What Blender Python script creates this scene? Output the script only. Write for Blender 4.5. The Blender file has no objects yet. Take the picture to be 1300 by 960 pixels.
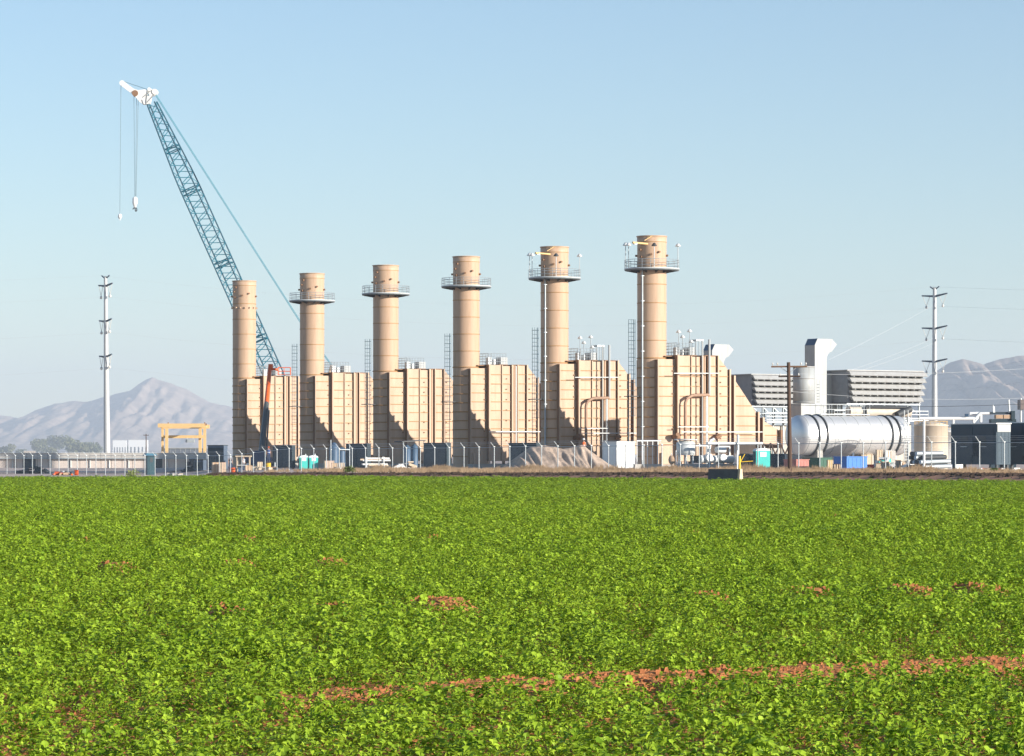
import bpy, math, random
import numpy as np
from mathutils import Vector, Matrix, noise
random.seed(7)
R = math.radians
scene = bpy.context.scene
COL = scene.collection
# ------------------------------------------------------------------ camera, world, sun, exposure
HC = 1.9                      # eye height above the field soil
F = 4000.0                    # focal length in pixels of the 1300 px wide photograph
cam_d = bpy.data.cameras.new('camera'); cam = bpy.data.objects.new('camera', cam_d); COL.objects.link(cam)
cam.location = (0, 0, HC); cam.rotation_euler = (R(90), 0, 0)
cam_d.sensor_width = 36; cam_d.lens = F/1300*36; cam_d.shift_y = 100/1300
cam_d.clip_start = 0.5; cam_d.clip_end = 40000
scene.camera = cam
SUN_EL, SUN_AZ = 13.8, 121.0   # degrees; azimuth clockwise from +Y
world = bpy.data.worlds.new('World'); scene.world = world; world.use_nodes = True
wn = world.node_tree; bg = wn.nodes['Background']
sky = wn.nodes.new('ShaderNodeTexSky'); sky.sky_type = 'NISHITA'; sky.sun_disc = False
sky.sun_elevation = R(SUN_EL); sky.sun_rotation = R(SUN_AZ)
sky.air_density = 1.0; sky.dust_density = 0.15; sky.ozone_density = 3.0; sky.altitude = 300
wn.links.new(sky.outputs[0], bg.inputs[0]); bg.inputs[1].default_value = 0.100
sd = bpy.data.lights.new('sun', 'SUN'); sun = bpy.data.objects.new('sun', sd); COL.objects.link(sun)
sd.energy = 5.0; sd.angle = R(0.5); sd.color = (1.0, 0.93, 0.83)
svec = Vector((math.sin(R(SUN_AZ))*math.cos(R(SUN_EL)), math.cos(R(SUN_AZ))*math.cos(R(SUN_EL)), math.sin(R(SUN_EL))))
sun.rotation_euler = svec.to_track_quat('Z', 'Y').to_euler(); sun.location = (60, -40, 60)
scene.view_settings.view_transform = 'Standard'; scene.view_settings.look = 'None'
scene.view_settings.exposure = 0.76; scene.view_settings.gamma = 1
scene.cycles.use_denoising = True
scene.cycles.max_bounces = 6; scene.cycles.diffuse_bounces = 3; scene.cycles.glossy_bounces = 3
scene.cycles.transparent_max_bounces = 12; scene.cycles.volume_bounces = 1
HAZE = 0.85e-4
# ------------------------------------------------------------------ materials
MATS = {}
def mat(name, col, rough=.7, metal=0.0, var=.12, scale=1.5, bump=0.0, bscale=20, stretch=(1,1,1), col2=None, trans=0.0, spec=.4):
    if name in MATS: return MATS[name]
    m = bpy.data.materials.new(name); m.use_nodes = True; MATS[name] = m
    nt = m.node_tree; N = nt.nodes; L = nt.links; b = N['Principled BSDF']
    b.inputs['Roughness'].default_value = rough; b.inputs['Metallic'].default_value = metal
    b.inputs['Specular IOR Level'].default_value = spec
    tc = N.new('ShaderNodeTexCoord'); mp = N.new('ShaderNodeMapping'); mp.inputs['Scale'].default_value = stretch
    L.new(tc.outputs['Object'], mp.inputs[0])
    nz = N.new('ShaderNodeTexNoise'); nz.inputs['Scale'].default_value = scale; nz.inputs['Detail'].default_value = 6; nz.inputs['Roughness'].default_value = .65
    L.new(mp.outputs[0], nz.inputs[0])
    cr = N.new('ShaderNodeValToRGB'); cr.color_ramp.elements[0].position = .3; cr.color_ramp.elements[1].position = .7
    a = [c*(1-var) for c in col]; c2 = col2 if col2 else [min(1, c*(1+var)) for c in col]
    cr.color_ramp.elements[0].color = (*a, 1); cr.color_ramp.elements[1].color = (*c2, 1)
    L.new(nz.outputs[0], cr.inputs[0]); L.new(cr.outputs[0], b.inputs['Base Color'])
    if name.startswith(('tan_', 'stack_', 'light_grey', 'weather_', 'cream')):
        mp2 = N.new('ShaderNodeMapping'); mp2.inputs['Scale'].default_value = (1.9, 1.9, .16); L.new(tc.outputs['Object'], mp2.inputs[0])
        n3 = N.new('ShaderNodeTexNoise'); n3.inputs['Scale'].default_value = 1.3; n3.inputs['Detail'].default_value = 4; L.new(mp2.outputs[0], n3.inputs[0])
        c3_ = N.new('ShaderNodeValToRGB'); c3_.color_ramp.elements[0].position = .34; c3_.color_ramp.elements[0].color = (.72,.66,.60,1); c3_.color_ramp.elements[1].position = .52; c3_.color_ramp.elements[1].color = (1,1,1,1)
        L.new(n3.outputs[0], c3_.inputs[0]); mxc = N.new('ShaderNodeMixRGB'); mxc.blend_type = 'MULTIPLY'; mxc.inputs[0].default_value = .38
        L.new(cr.outputs[0], mxc.inputs[1]); L.new(c3_.outputs[0], mxc.inputs[2]); L.new(mxc.outputs[0], b.inputs['Base Color'])
    if bump:
        n2 = N.new('ShaderNodeTexNoise'); n2.inputs['Scale'].default_value = bscale; n2.inputs['Detail'].default_value = 5
        L.new(mp.outputs[0], n2.inputs[0])
        bp = N.new('ShaderNodeBump'); bp.inputs['Strength'].default_value = bump; bp.inputs['Distance'].default_value = .05
        L.new(n2.outputs[0], bp.inputs['Height']); L.new(bp.outputs[0], b.inputs['Normal'])
    return m
TAN   = mat('tan_steel', (.53,.375,.26), .6, var=.05, scale=.5, stretch=(1,1,.25))
TAN2  = mat('tan_panel_steel', (.52,.37,.255), .6, var=.10, scale=.9, stretch=(1,1,.3))
RIBM  = mat('tan_rib_steel', (.38,.21,.08), .6, var=.1)
SHELL = mat('stack_shell_paint', (.52,.355,.24), .55, var=.06, scale=.35, stretch=(1,1,.2))
BROWN = mat('seam_and_shade_brown', (.25,.14,.08), .8)  # brown of seams and fittings, also the painted shade on flange flanks
GALV  = mat('galvanized_steel', (.42,.46,.48), .45, metal=.35, var=.12)
GALVW = mat('bright_galvanized', (.62,.64,.63), .5, metal=.15, var=.08)
WHITE = mat('white_paint', (.78,.77,.74), .5, var=.05)
LGREY = mat('light_grey_paint', (.37,.385,.38), .5, var=.06, stretch=(1,1,.2))
LGREY2= mat('weather_hood_grey', (.38,.38,.37), .5, var=.07)
DARK  = mat('dark_steel', (.05,.055,.06), .6)
BLUEB = mat('crane_blue_paint', (.012,.085,.13), .45, var=.15)
CABLE = mat('steel_cable', (.10,.17,.21), .5)
SLATE = mat('slate_blue_paint', (.026,.048,.062), .7, var=.12, stretch=(1,1,.3))
SLATE2= mat('slate_trim_paint', (.035,.055,.075), .55)
NAVY  = mat('navy_paint', (.03,.07,.13), .5)
BLUE  = mat('bright_blue_paint', (.02,.17,.55), .5)
STEELB= mat('blue_grey_tank_paint', (.06,.11,.18), .5)
SILVER= mat('polished_cladding', (.74,.74,.73), .40, metal=.6, var=.04, scale=2)
CREAM = mat('cream_tank_paint', (.66,.56,.44), .55, var=.05)
TEAL  = mat('teal_plastic', (.06,.52,.46), .45, var=.06)
TEALD = mat('dark_teal_plastic', (.008,.055,.075), .5)
OFFW  = mat('white_plastic', (.82,.84,.82), .45, var=.03)
YEL   = mat('gantry_yellow', (.68,.45,.20), .55, var=.08)
YELB  = mat('bollard_yellow', (.75,.48,.04), .5)
ORNG  = mat('lift_orange', (.75,.13,.03), .45)
HIVIS = mat('hi_vis_orange', (.85,.16,.03), .6)
WOOD  = mat('weathered_pole_wood', (.085,.050,.034), .85, var=.25, scale=3, stretch=(3,3,.3), bump=.4)
ARMW  = mat('crossarm_wood', (.26,.15,.09), .85, var=.2)
PLANK = mat('crate_plywood', (.46,.31,.20), .8, var=.15, scale=3)
PLANK2= mat('pale_lumber', (.58,.46,.33), .8, var=.12, scale=3)
PINK  = mat('faded_red_steel', (.50,.20,.16), .7, var=.2)
CONC  = mat('concrete', (.40,.38,.35), .85, var=.12, scale=2, bump=.2)
CONCD = mat('dark_shaded_concrete', (.11,.11,.125), .85, var=.2, scale=2)
GREENB= mat('dark_green_paint', (.02,.10,.06), .6)
REDM  = mat('red_paint', (.55,.05,.03), .5)
POLEG = mat('steel_pole_grey', (.50,.50,.49), .5, metal=.2, var=.05)
POLEA = mat('pole_arm_weathered', (.08,.11,.15), .55, metal=.2)
INSUL = mat('insulator_ceramic', (.62,.60,.55), .35)
SKIN  = mat('skin', (.45,.26,.18), .6)
DENIM = mat('denim', (.04,.06,.12), .9)
LAMPG = mat('lamp_glass', (.75,.74,.70), .3)
SOIL  = mat('red_field_soil', (.42,.145,.045), .95, var=.35, scale=7, bump=1.0, bscale=14, col2=(.70,.31,.12), spec=.1)
BUSHM = mat('dusty_shrub_leaves', (.10,.13,.04), .8, var=.3)
TRUNK = mat('bark', (.14,.10,.07), .9)

def gravel_mat():
    m = mat('yard_gravel', (.56,.45,.39), .95, var=.12, scale=.12, spec=.05)
    return m
YARD = gravel_mat()
PILE = mat('crushed_gravel_pile', (.47,.36,.28), .95, var=.3, scale=1.2, bump=.9, bscale=9, spec=.1)
MOUNT= mat('desert_mountain_rock', (.36,.275,.215), .95, var=.4, scale=.012, bump=0, spec=.05)
def mesh_mat():
    m = bpy.data.materials.new('chain_link_wire'); m.use_nodes = True
    nt = m.node_tree; N = nt.nodes; L = nt.links; b = N['Principled BSDF']; out = N['Material Output']
    b.inputs['Base Color'].default_value = (.45,.46,.45,1); b.inputs['Metallic'].default_value = .3; b.inputs['Roughness'].default_value = .5
    tr = N.new('ShaderNodeBsdfTransparent'); mx = N.new('ShaderNodeMixShader')
    # diamond wire pattern: two families of diagonal wires
    tc = N.new('ShaderNodeTexCoord'); sx = N.new('ShaderNodeSeparateXYZ'); L.new(tc.outputs['Object'], sx.inputs[0])
    vals = []
    for sgn in ('ADD', 'SUBTRACT'):
        a = N.new('ShaderNodeMath'); a.operation = sgn; L.new(sx.outputs[0], a.inputs[0]); L.new(sx.outputs[2], a.inputs[1])
        s = N.new('ShaderNodeMath'); s.operation = 'MULTIPLY'; s.inputs[1].default_value = 1/.085; L.new(a.outputs[0], s.inputs[0])
        fr = N.new('ShaderNodeMath'); fr.operation = 'FRACT'; L.new(s.outputs[0], fr.inputs[0])
        lt = N.new('ShaderNodeMath'); lt.operation = 'LESS_THAN'; lt.inputs[1].default_value = .055; L.new(fr.outputs[0], lt.inputs[0])
        vals.append(lt)
    mm = N.new('ShaderNodeMath'); mm.operation = 'MAXIMUM'; L.new(vals[0].outputs[0], mm.inputs[0]); L.new(vals[1].outputs[0], mm.inputs[1])
    L.new(mm.outputs[0], mx.inputs[0]); L.new(tr.outputs[0], mx.inputs[1]); L.new(b.outputs[0], mx.inputs[2]); L.new(mx.outputs[0], out.inputs[0])
    MATS['chain'] = m; return m
CHAIN = mesh_mat()
def leaf_mat(name, cA, cB, tr=.35, rough=.5):
    m = bpy.data.materials.new(name); m.use_nodes = True; MATS[name] = m
    nt = m.node_tree; N = nt.nodes; L = nt.links; b = N['Principled BSDF']; out = N['Material Output']
    oi = N.new('ShaderNodeObjectInfo'); cr = N.new('ShaderNodeValToRGB')
    cr.color_ramp.elements[0].color = (*cA, 1); cr.color_ramp.elements[1].color = (*cB, 1)
    geo = N.new('ShaderNodeNewGeometry'); ad = N.new('ShaderNodeMath'); ad.operation = 'ADD'
    L.new(oi.outputs['Random'], ad.inputs[0]); L.new(geo.outputs['Random Per Island'], ad.inputs[1])
    ml = N.new('ShaderNodeMath'); ml.operation = 'MULTIPLY'; ml.inputs[1].default_value = .5; L.new(ad.outputs[0], ml.inputs[0])
    L.new(ml.outputs[0], cr.inputs[0]); L.new(cr.outputs[0], b.inputs['Base Color'])
    b.inputs['Roughness'].default_value = rough; b.inputs['Specular IOR Level'].default_value = .15
    t = N.new('ShaderNodeBsdfTranslucent'); L.new(cr.outputs[0], t.inputs[0]); mx = N.new('ShaderNodeMixShader'); mx.inputs[0].default_value = tr
    L.new(b.outputs[0], mx.inputs[1]); L.new(t.outputs[0], mx.inputs[2]); L.new(mx.outputs[0], out.inputs[0])
    return m
LEAF = leaf_mat('crop_leaf', (.10,.20,.007), (.45,.61,.05), .24, .5)
DRY  = leaf_mat('dry_grass_blades', (.28,.19,.11), (.60,.43,.28), .2, .8)
TREEL= leaf_mat('desert_tree_leaves', (.07,.10,.04), (.24,.23,.11), .15, .7)
SHRUBL=leaf_mat('verge_shrub_leaves', (.07,.11,.03), (.20,.24,.07), .2, .7)
# ------------------------------------------------------------------ mesh builder
class MB:
    def __init__(s): s.v = []; s.f = []; s.sm = []
    def add(s, vs, fs, smooth=False):
        n = len(s.v); s.v += [tuple(v) for v in vs]; s.f += [tuple(n+i for i in f) for f in fs]; s.sm += [smooth]*len(fs)
        return s
    def box(s, x0, x1, y0, y1, z0, z1, M=None):
        vs = [Vector(p) for p in ((x0,y0,z0),(x1,y0,z0),(x1,y1,z0),(x0,y1,z0),(x0,y0,z1),(x1,y0,z1),(x1,y1,z1),(x0,y1,z1))]
        if M: vs = [M @ v for v in vs]
        return s.add(vs, [(0,3,2,1),(4,5,6,7),(0,1,5,4),(1,2,6,5),(2,3,7,6),(3,0,4,7)])
    def prism(s, prof, y0, y1):          # profile in (x,z), extruded along y
        n = len(prof); vs = [(p[0], y0, p[1]) for p in prof] + [(p[0], y1, p[1]) for p in prof]
        fs = [tuple(range(n)), tuple(range(2*n-1, n-1, -1))] + [(i, i+n, (i+1)%n+n, (i+1)%n) for i in range(n)]
        return s.add(vs, fs)
    def tube(s, p0, p1, r, n=8, r1=None, caps=True):
        p0 = Vector(p0); p1 = Vector(p1); r1 = r if r1 is None else r1
        d = p1-p0
        if d.length < 1e-6: return s
        q = d.to_track_quat('Z', 'Y'); vs = []
        for p, rr in ((p0, r), (p1, r1)):
            for i in range(n):
                a = 2*math.pi*i/n; vs.append(p + q @ Vector((rr*math.cos(a), rr*math.sin(a), 0)))
        fs = [(i, (i+1)%n, (i+1)%n+n, i+n) for i in range(n)]
        s.add(vs, fs, n > 5)
        if caps: s.add(vs, [tuple(range(n-1, -1, -1)), tuple(range(n, 2*n))])
        return s
    def path(s, pts, r, n=8):
        for a, b in zip(pts[:-1], pts[1:]): s.tube(a, b, r, n)
        return s
    def lathe(s, prof, n=24, c=(0,0,0), a0=0, a1=2*math.pi):   # profile (r,z)
        full = abs(a1-a0-2*math.pi) < 1e-6; k = n if full else n+1; vs = []
        for r, z in prof:
            for i in range(k):
                a = a0+(a1-a0)*i/n; vs.append((c[0]+r*math.cos(a), c[1]+r*math.sin(a), c[2]+z))
        fs = []
        for j in range(len(prof)-1):
            for i in range(n):
                i2 = (i+1) % k
                fs.append((j*k+i, j*k+i2, (j+1)*k+i2, (j+1)*k+i))
        return s.add(vs, fs, True)
    def ball(s, c, r, n=8, sz=1):
        prof = [(max(.001, r*math.sin(math.pi*j/6)), -r*sz*math.cos(math.pi*j/6)) for j in range(7)]
        return s.lathe(prof, n, c)
    def mesh(s, name, m):
        me = bpy.data.meshes.new(name); me.from_pydata(s.v, [], s.f); me.materials.append(m)
        me.polygons.foreach_set('use_smooth', s.sm); me.update(); return me
    def build(s, name, m, parent=None, **kw):
        return obj(name, s.mesh(name, m), parent, **kw)
def obj(name, me, parent=None, loc=None, label=None, kind=None):
    o = bpy.data.objects.new(name, me); COL.objects.link(o)
    if parent: o.parent = parent
    if loc is not None: o.location = loc
    if label: o['label'] = label
    if kind: o['kind'] = kind
    return o
def empty(name, loc, rz=0, label=None, cat=None, group=None):
    o = bpy.data.objects.new(name, None); COL.objects.link(o); o.location = loc; o.rotation_euler = (0,0,rz)
    o.empty_display_size = .3
    return tag(o, label, cat, group)
def tag(o, label, cat, group=None):
    o['label'] = label; o['category'] = cat
    if group: o['group'] = group
    return o
def kids(o): return [c for c in COL.objects if c.parent == o]
def copy_tree(o, kidmap, parent=None):
    c = o.copy(); COL.objects.link(c); c.parent = parent
    for ch in kidmap.get(o.name, ()): copy_tree(ch, kidmap, c)
    return c
def make_kidmap():
    km = {}
    for o in COL.objects:
        if o.parent: km.setdefault(o.parent.name, []).append(o)
    return km
# ------------------------------------------------------------------ measuring: pixels of the photograph -> metres
def wx(px, Y): return (px-650)*Y/F
def wz(py, Y): return HC-(py-580)*Y/F
def W(px, py, Y): return Vector((wx(px, Y), Y, wz(py, Y)))
AX = math.atan2(.51, .86)                       # plant grid is turned this far
AU = Vector((math.cos(AX), math.sin(AX), 0)); AV = Vector((-math.sin(AX), math.cos(AX), 0))
# ------------------------------------------------------------------ terrain
def sstep(a, b, x):
    t = min(1, max(0, (x-a)/(b-a))); return t*t*(3-2*t)
def edgeY(X):                                    # far edge of the crop
    return 269 - (X+16.8)*56/51.4 if X > -16.8 else 269 + (X+16.8)*.62
def yard_z(X, Y):
    th = -28 - (Y-352)*.2 if Y > 352 else -28
    k = sstep(th-3.5, th+3.5, X)
    return -.4 + k*(.75 + .25*sstep(-20, 36, X))
def ground_z(X, Y):
    e = Y - edgeY(X)
    if e <= 0: return 0.0
    y = yard_z(X, Y)
    t = sstep(0, 5, e)
    if Y > 2000: y = -.4
    return y*t + .05*noise.noise(Vector((X*.25, Y*.08, 0)))*t
def G(X, Y): return ground_z(X, Y)
def row_w(X, Y): return -.51*X + .86*Y
LEVEES = [4.0, 21.1, 32.2, 45.6, 59, 73, 88, 95, 109, 124, 138, 153, 167, 182, 196, 211, 225]
def levee(X, Y):
    w = row_w(X, Y); u = .86*X+.51*Y; best = 0
    for k, c in enumerate(LEVEES):
        d = abs(w-c)
        if d < 1.3:
            n = noise.noise(Vector((u*.16, c*3.1, 5))) + .5*noise.noise(Vector((u*.9, c, 9))) if k == 1 else .55*noise.noise(Vector((u*.10, c*3.1, 5)))+.95*noise.noise(Vector((u*1.9, c, 9)))
            amp = sstep(-.35 if k == 1 else .16, .4 if k == 1 else .5, n + (.30 if k == 1 else (.0 if k == 2 else .02)))*(1 if k == 1 else 1.6)
            if k == 1: amp *= .12+.88*sstep(9.0, 12.6, u)
            best = max(best, amp*(1-sstep(.15, .95, d)))
    return best
def sheet(name, xs, ys, zf, m, kind='structure'):
    vs = [(x, y, zf(x, y)) for y in ys for x in xs]; nx = len(xs)
    fs = [(j*nx+i, j*nx+i+1, (j+1)*nx+i+1, (j+1)*nx+i) for j in range(len(ys)-1) for i in range(nx-1)]
    me = bpy.data.meshes.new(name); me.from_pydata(vs, [], fs); me.materials.append(m)
    me.polygons.foreach_set('use_smooth', [True]*len(fs)); me.update()
    return obj(name, me, kind=kind)
# the yard, verge and desert plain
ys = [x for x in np.arange(200, 330, 2.0)] + [x for x in np.arange(330, 620, 6.0)] + [620*(1.22**i) for i in range(18)]
ys = [y for y in ys if y < 18500] + [18500]
sheet_xs = [-8600,-2500,-1200,-600,-300,-160] + list(np.arange(-100, 100, 2.5)) + [100,160,300,600,1200,2500,8600]
sheet('yard_ground', sheet_xs, ys, lambda x, y: ground_z(x, y) - (.25 if y < edgeY(x)-.5 else 0), YARD)
# the field soil: fine near the camera with clods and levees
def soil_z(x, y):
    c = noise.noise(Vector((x*3.1, y*3.1, 0)))*.035 + abs(noise.noise(Vector((x*8, y*8, 3))))*.05
    return c*min(1, max(.0, (90-y)/60)) + .15*levee(x, y)
def soil_sheet():
    vs = []; fs = []; yy = [2, 8, 12]
    y = 14.0
    while y < 272: yy.append(y); y += .14+max(0, (y-30))*.008
    n = 170
    prev = None
    for y in yy:
        half = .1625*y*1.35+6
        for i in range(n):
            x = -half + 2*half*i/(n-1); ye = min(y, edgeY(x)+.6)
            vs.append((x, ye, soil_z(x, ye)))
    for j in range(len(yy)-1):
        for i in range(n-1): fs.append((j*n+i, j*n+i+1, (j+1)*n+i+1, (j+1)*n+i))
    me = bpy.data.meshes.new('field_soil'); me.from_pydata(vs, [], fs); me.materials.append(SOIL)
    me.polygons.foreach_set('use_smooth', [True]*len(fs)); me.update()
    obj('field_soil', me, kind='structure')
    base = sheet('field_subsoil', [-8600,-1000,-200,-50,0,50,200,1000,8600], [-60, 0, 100, 215], lambda x, y: -.30, SOIL)
soil_sheet()
# ------------------------------------------------------------------ mountains
def ridge(name, sil, Yr, depth, seed, rough=1.0):
    nx, ny = 420, 90
    x0, x1 = sil[0][0], sil[-1][0]
    def top(px):
        for (a, ya), (b, yb) in zip(sil[:-1], sil[1:]):
            if a <= px <= b: return ya+(yb-ya)*(px-a)/(b-a)
        return sil[-1][1]
    vs = []
    for j in range(ny+1):
        t = j/ny*1.5                           # 0 foot .. 1 ridge .. 1.5 behind
        for i in range(nx+1):
            px = x0+(x1-x0)*i/nx; Y = Yr-depth*(1-t) if t <= 1 else Yr+depth*(t-1)
            H = (580-top(px))*Yr/F+1.5
            X = wx(px, Yr)
            prof = t**1.15 if t <= 1 else 1-(t-1)*1.6
            X = X*8200/Yr if Yr > 12000 else X*5200/Yr
            g = noise.noise(Vector((X/180+t*1.1, t*1.6, seed)))*.28 + noise.noise(Vector((X/60+t*2.6, t*3, seed+3)))*.42+ noise.noise(Vector((X/22+t*4, t*7, seed+8)))*.26
            env = max(0, t*(1.02-t))*4 if t <= 1 else .4*(t-1)*2
            sp = 1-abs(g)*1.9 - abs(noise.noise(Vector((X/34+t*1.5, t*2.2, seed+30))))*.75 - abs(noise.noise(Vector((X/11+t*3, t*5, seed+31))))*.5
            z = H*prof*(1 + (sp-.6)*.31*rough*env) - 2
            if t >= .995 and t <= 1.04: z = H*(1+.02*noise.noise(Vector((X/20, seed, 1))))
            vs.append((wx(px, Yr), Y + 90*noise.noise(Vector((X/150, t*2, seed+20)))*env, z))
    fs = [(j*(nx+1)+i, j*(nx+1)+i+1, (j+1)*(nx+1)+i+1, (j+1)*(nx+1)+i) for j in range(ny) for i in range(nx)]
    me = bpy.data.meshes.new(name); me.from_pydata(vs, [], fs); me.materials.append(MOUNT)
    me.polygons.foreach_set('use_smooth', [True]*len(fs)); me.update()
    return obj(name, me, kind='structure')
ridge('hills', [(-560,575),(-420,556),(-300,540),(-180,548),(-90,536),(-40,530),(0,527),(25,531.5),(45,521),(60,515.5),(80,511),(95,509.5),(112,510),(122,507),(135,503),(150,500),(165,496),(176,488),(186,481.5),(193,479.5),(203,483),(215,487),(228,491),(240,497),(252,504),(265,510),(280,514),(300,518),(330,528),(370,545),(430,562),(520,574)], 15000, 2700, 4.2, .8)
ridge('hills', [(900,577),(1010,560),(1080,535),(1130,507),(1165,491),(1178,481),(1187,474),(1196,468),(1203,463.5),(1212,459),(1222,456),(1233,457.5),(1241,459),(1250,463),(1258,460),(1268,457),(1280,454.5),(1292,453),(1304,451),(1340,440),(1400,452),(1480,470),(1560,490),(1700,530),(1860,570)], 9500, 2300, 11.7, 1.3)
# ------------------------------------------------------------------ smokestacks
SX = [827.5, 704, 591.5, 490, 397, 310]
D0 = 377.4
def stackpos(i):
    D = D0*(1+.0508*i); return Vector((wx(827.5, D0)-11.39*i, D, 0))
def zl(y): return HC+(580-y)*D0/F                # height seen at the first stack's depth
STK_R = 1.75; Z_BASE = .3; Z_TOP = zl(300)
def ring(r, z, h=.09, t=.05, n=28):
    return MB().lathe([(r, z-h/2), (r+t, z-h/2), (r+t, z+h/2), (r, z+h/2)], n)
def railing_ring(mb, r, z, h=1.1, n=20):
    for k in (.38, .74, 1.0):
        for i in range(n):
            a = 2*math.pi*i/n; b = 2*math.pi*(i+1)/n
            mb.tube((r*math.cos(a), r*math.sin(a), z+h*k), (r*math.cos(b), r*math.sin(b), z+h*k), .028, 4, caps=False)
    for i in range(n):
        a = 2*math.pi*i/n; mb.tube((r*math.cos(a), r*math.sin(a), z), (r*math.cos(a), r*math.sin(a), z+h), .03, 4, caps=False)
RINGMESH = {}
def smokestack(i, label, platform=True, lamps=False, pipe=False, ladder=True):
    p = stackpos(i)
    t = empty('smokestack', (p.x, p.y, 0), AX, label, 'smokestack', 'row of tan smokestacks')
    key = 'shell'
    if key not in RINGMESH:
        RINGMESH[key] = MB().lathe([(STK_R, Z_BASE), (STK_R, Z_TOP-1.0), (STK_R+.03, Z_TOP-.9), (STK_R+.03, Z_TOP), (STK_R-.06, Z_TOP), (STK_R-.06, Z_TOP-4)], 48).mesh('shell', SHELL)
        RINGMESH['ring'] = ring(STK_R, 0, .08, .045).mesh('ring_seam', RIBM)
        RINGMESH['band'] = ring(STK_R, 0, .12, .09).mesh('stiffener_ring', RIBM)
        RINGMESH['rim'] = ring(STK_R+.03, 0, .1, .08).mesh('rim', TAN)
        pm = MB(); pm.tube((0,0,0), (.3,0,0), .13, 10)
        RINGMESH['port'] = pm.mesh('sampling_port', BROWN)
        d = MB().lathe([(STK_R+.02, -.1), (3.25, -.1), (3.3, .08), (STK_R+.02, .08)], 40)
        RINGMESH['deck'] = d.mesh('deck', mat('deck_grating', (.16,.18,.19), .6))
        d = MB()
        d.lathe([(3.26, .05), (3.31, .05), (3.31, .17), (3.26, .17)], 40)
        RINGMESH['toe'] = d.mesh('toe_board', GALVW)
        d = MB()
        d.prism([(1.72,-.38),(1.82,-.38),(3.0,-.16),(3.1,-.10),(1.72,-.10)], -.05, .05)
        RINGMESH['brk'] = d.mesh('bracket', DARK)
        d = MB(); railing_ring(d, 3.25, .08); RINGMESH['rail'] = d.mesh('railing', GALV)
    obj('shell', RINGMESH['shell'], t)
    zr = zl(308)
    obj('rim', RINGMESH['rim'], t, (0,0,Z_TOP-.05)); obj('stiffener_ring', RINGMESH['ring'], t, (0,0,zr))
    z = zl(361.5)
    while z > zl(455): obj('ring_seam', RINGMESH['ring'], t, (0,0,z)); z -= 2.235
    z = zl(455)
    while z > 1: obj('stiffener_ring', RINGMESH['band'], t, (0,0,z)); z -= 1.175
    for (a, zz) in ((-95, 321), (-48, 325), (-170, 318), (-165, 327), (-125, 324), (-208, 325), (-160, 311)):
        o = obj('sampling_port', RINGMESH['port'], t, ((STK_R-.05)*math.cos(R(a)), (STK_R-.05)*math.sin(R(a)), zl(zz))); o.rotation_euler = (0,0,R(a))
    # a door hatch low on the shell is hidden by the fence; a vertical weld seam shows on the lit side
    sm = MB(); a = R(-98); sm.box(STK_R-.01, STK_R+.012, -.02, .02, zl(455), zl(345), Matrix.Rotation(a, 4, 'Z')); sm.build('weld_seam', TAN, t)
    if platform:
        zp = zl(343)
        obj('deck', RINGMESH['deck'], t, (0,0,zp)); obj('toe_board', RINGMESH['toe'], t, (0,0,zp))
        [setattr(obj('bracket', RINGMESH['brk'], t, (0,0,zp)), 'rotation_euler', (0,0,2*math.pi*k/10)) for k in range(10)]; obj('railing', RINGMESH['rail'], t, (0,0,zp))
    else:
        lug = MB().box(-.1, .22, -.06, .06, -.12, .12).mesh('lug', TAN)
        for k in range(16):
            a = 2*math.pi*k/16; o = obj('lug', lug, t, (STK_R*math.cos(a), STK_R*math.sin(a), zl(343.5))); o.rotation_euler = (0,0,a)
        obj('ring_seam', RINGMESH['ring'], t, (0,0,zl(337)))
    if lamps:
        zp = zl(343)
        for a, h in ((-208, 3.0), (-185, 2.9), (-118, 2.75), (-28, 2.9), (150, 3.0), (60, 2.9)):
            c, s_ = 3.15*math.cos(R(a)), 3.15*math.sin(R(a))
            m = MB(); m.tube((c, s_, zp), (c, s_, zp+h), .05, 6); post = m.build('lamp_post', GALV, t)
            m = MB(); m.lathe([(.03, .32), (.14, .26), (.34, -.02), (.32, -.07), (.02, -.07)], 10, (c, s_, zp+h)); m.build('lamp_shade', GALVW if a != -118 else DARK, post)
        m = MB(); m.tube((-1.4, -1.2, zl(311)), (-3.9, -1.8, zl(310.5)), .13, 6); m.tube((-1.4,-1.2, zl(303)), (-.9,-1.6,zl(301)), .07, 6); m.tube((-1.9,-1.3, zl(307)), (-1.0,-1.5,zl(301)), .06, 5)
        m.build('davit_arm', YEL, t)
        m = MB(); m.box(-3.6, -3.2, -1.75, -1.35, zl(312.5), zl(310)); m.build('hoist', GALVW, t)
    if pipe:
        a = R(-128-30); c, s_ = (STK_R+.22)*math.cos(a), (STK_R+.22)*math.sin(a)
        m = MB(); m.tube((c, s_, .4), (c, s_, zl(344)), .10, 8); pp = m.build('downpipe', GALV, t)
        cm = MB().box(c-.17, c+.17, s_-.17, s_+.25, -.04, .04).mesh('pipe_clamp', GALV); z = 2.5
        while z < zl(350): obj('pipe_clamp', cm, pp, (0,0,z)); z += 3
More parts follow.
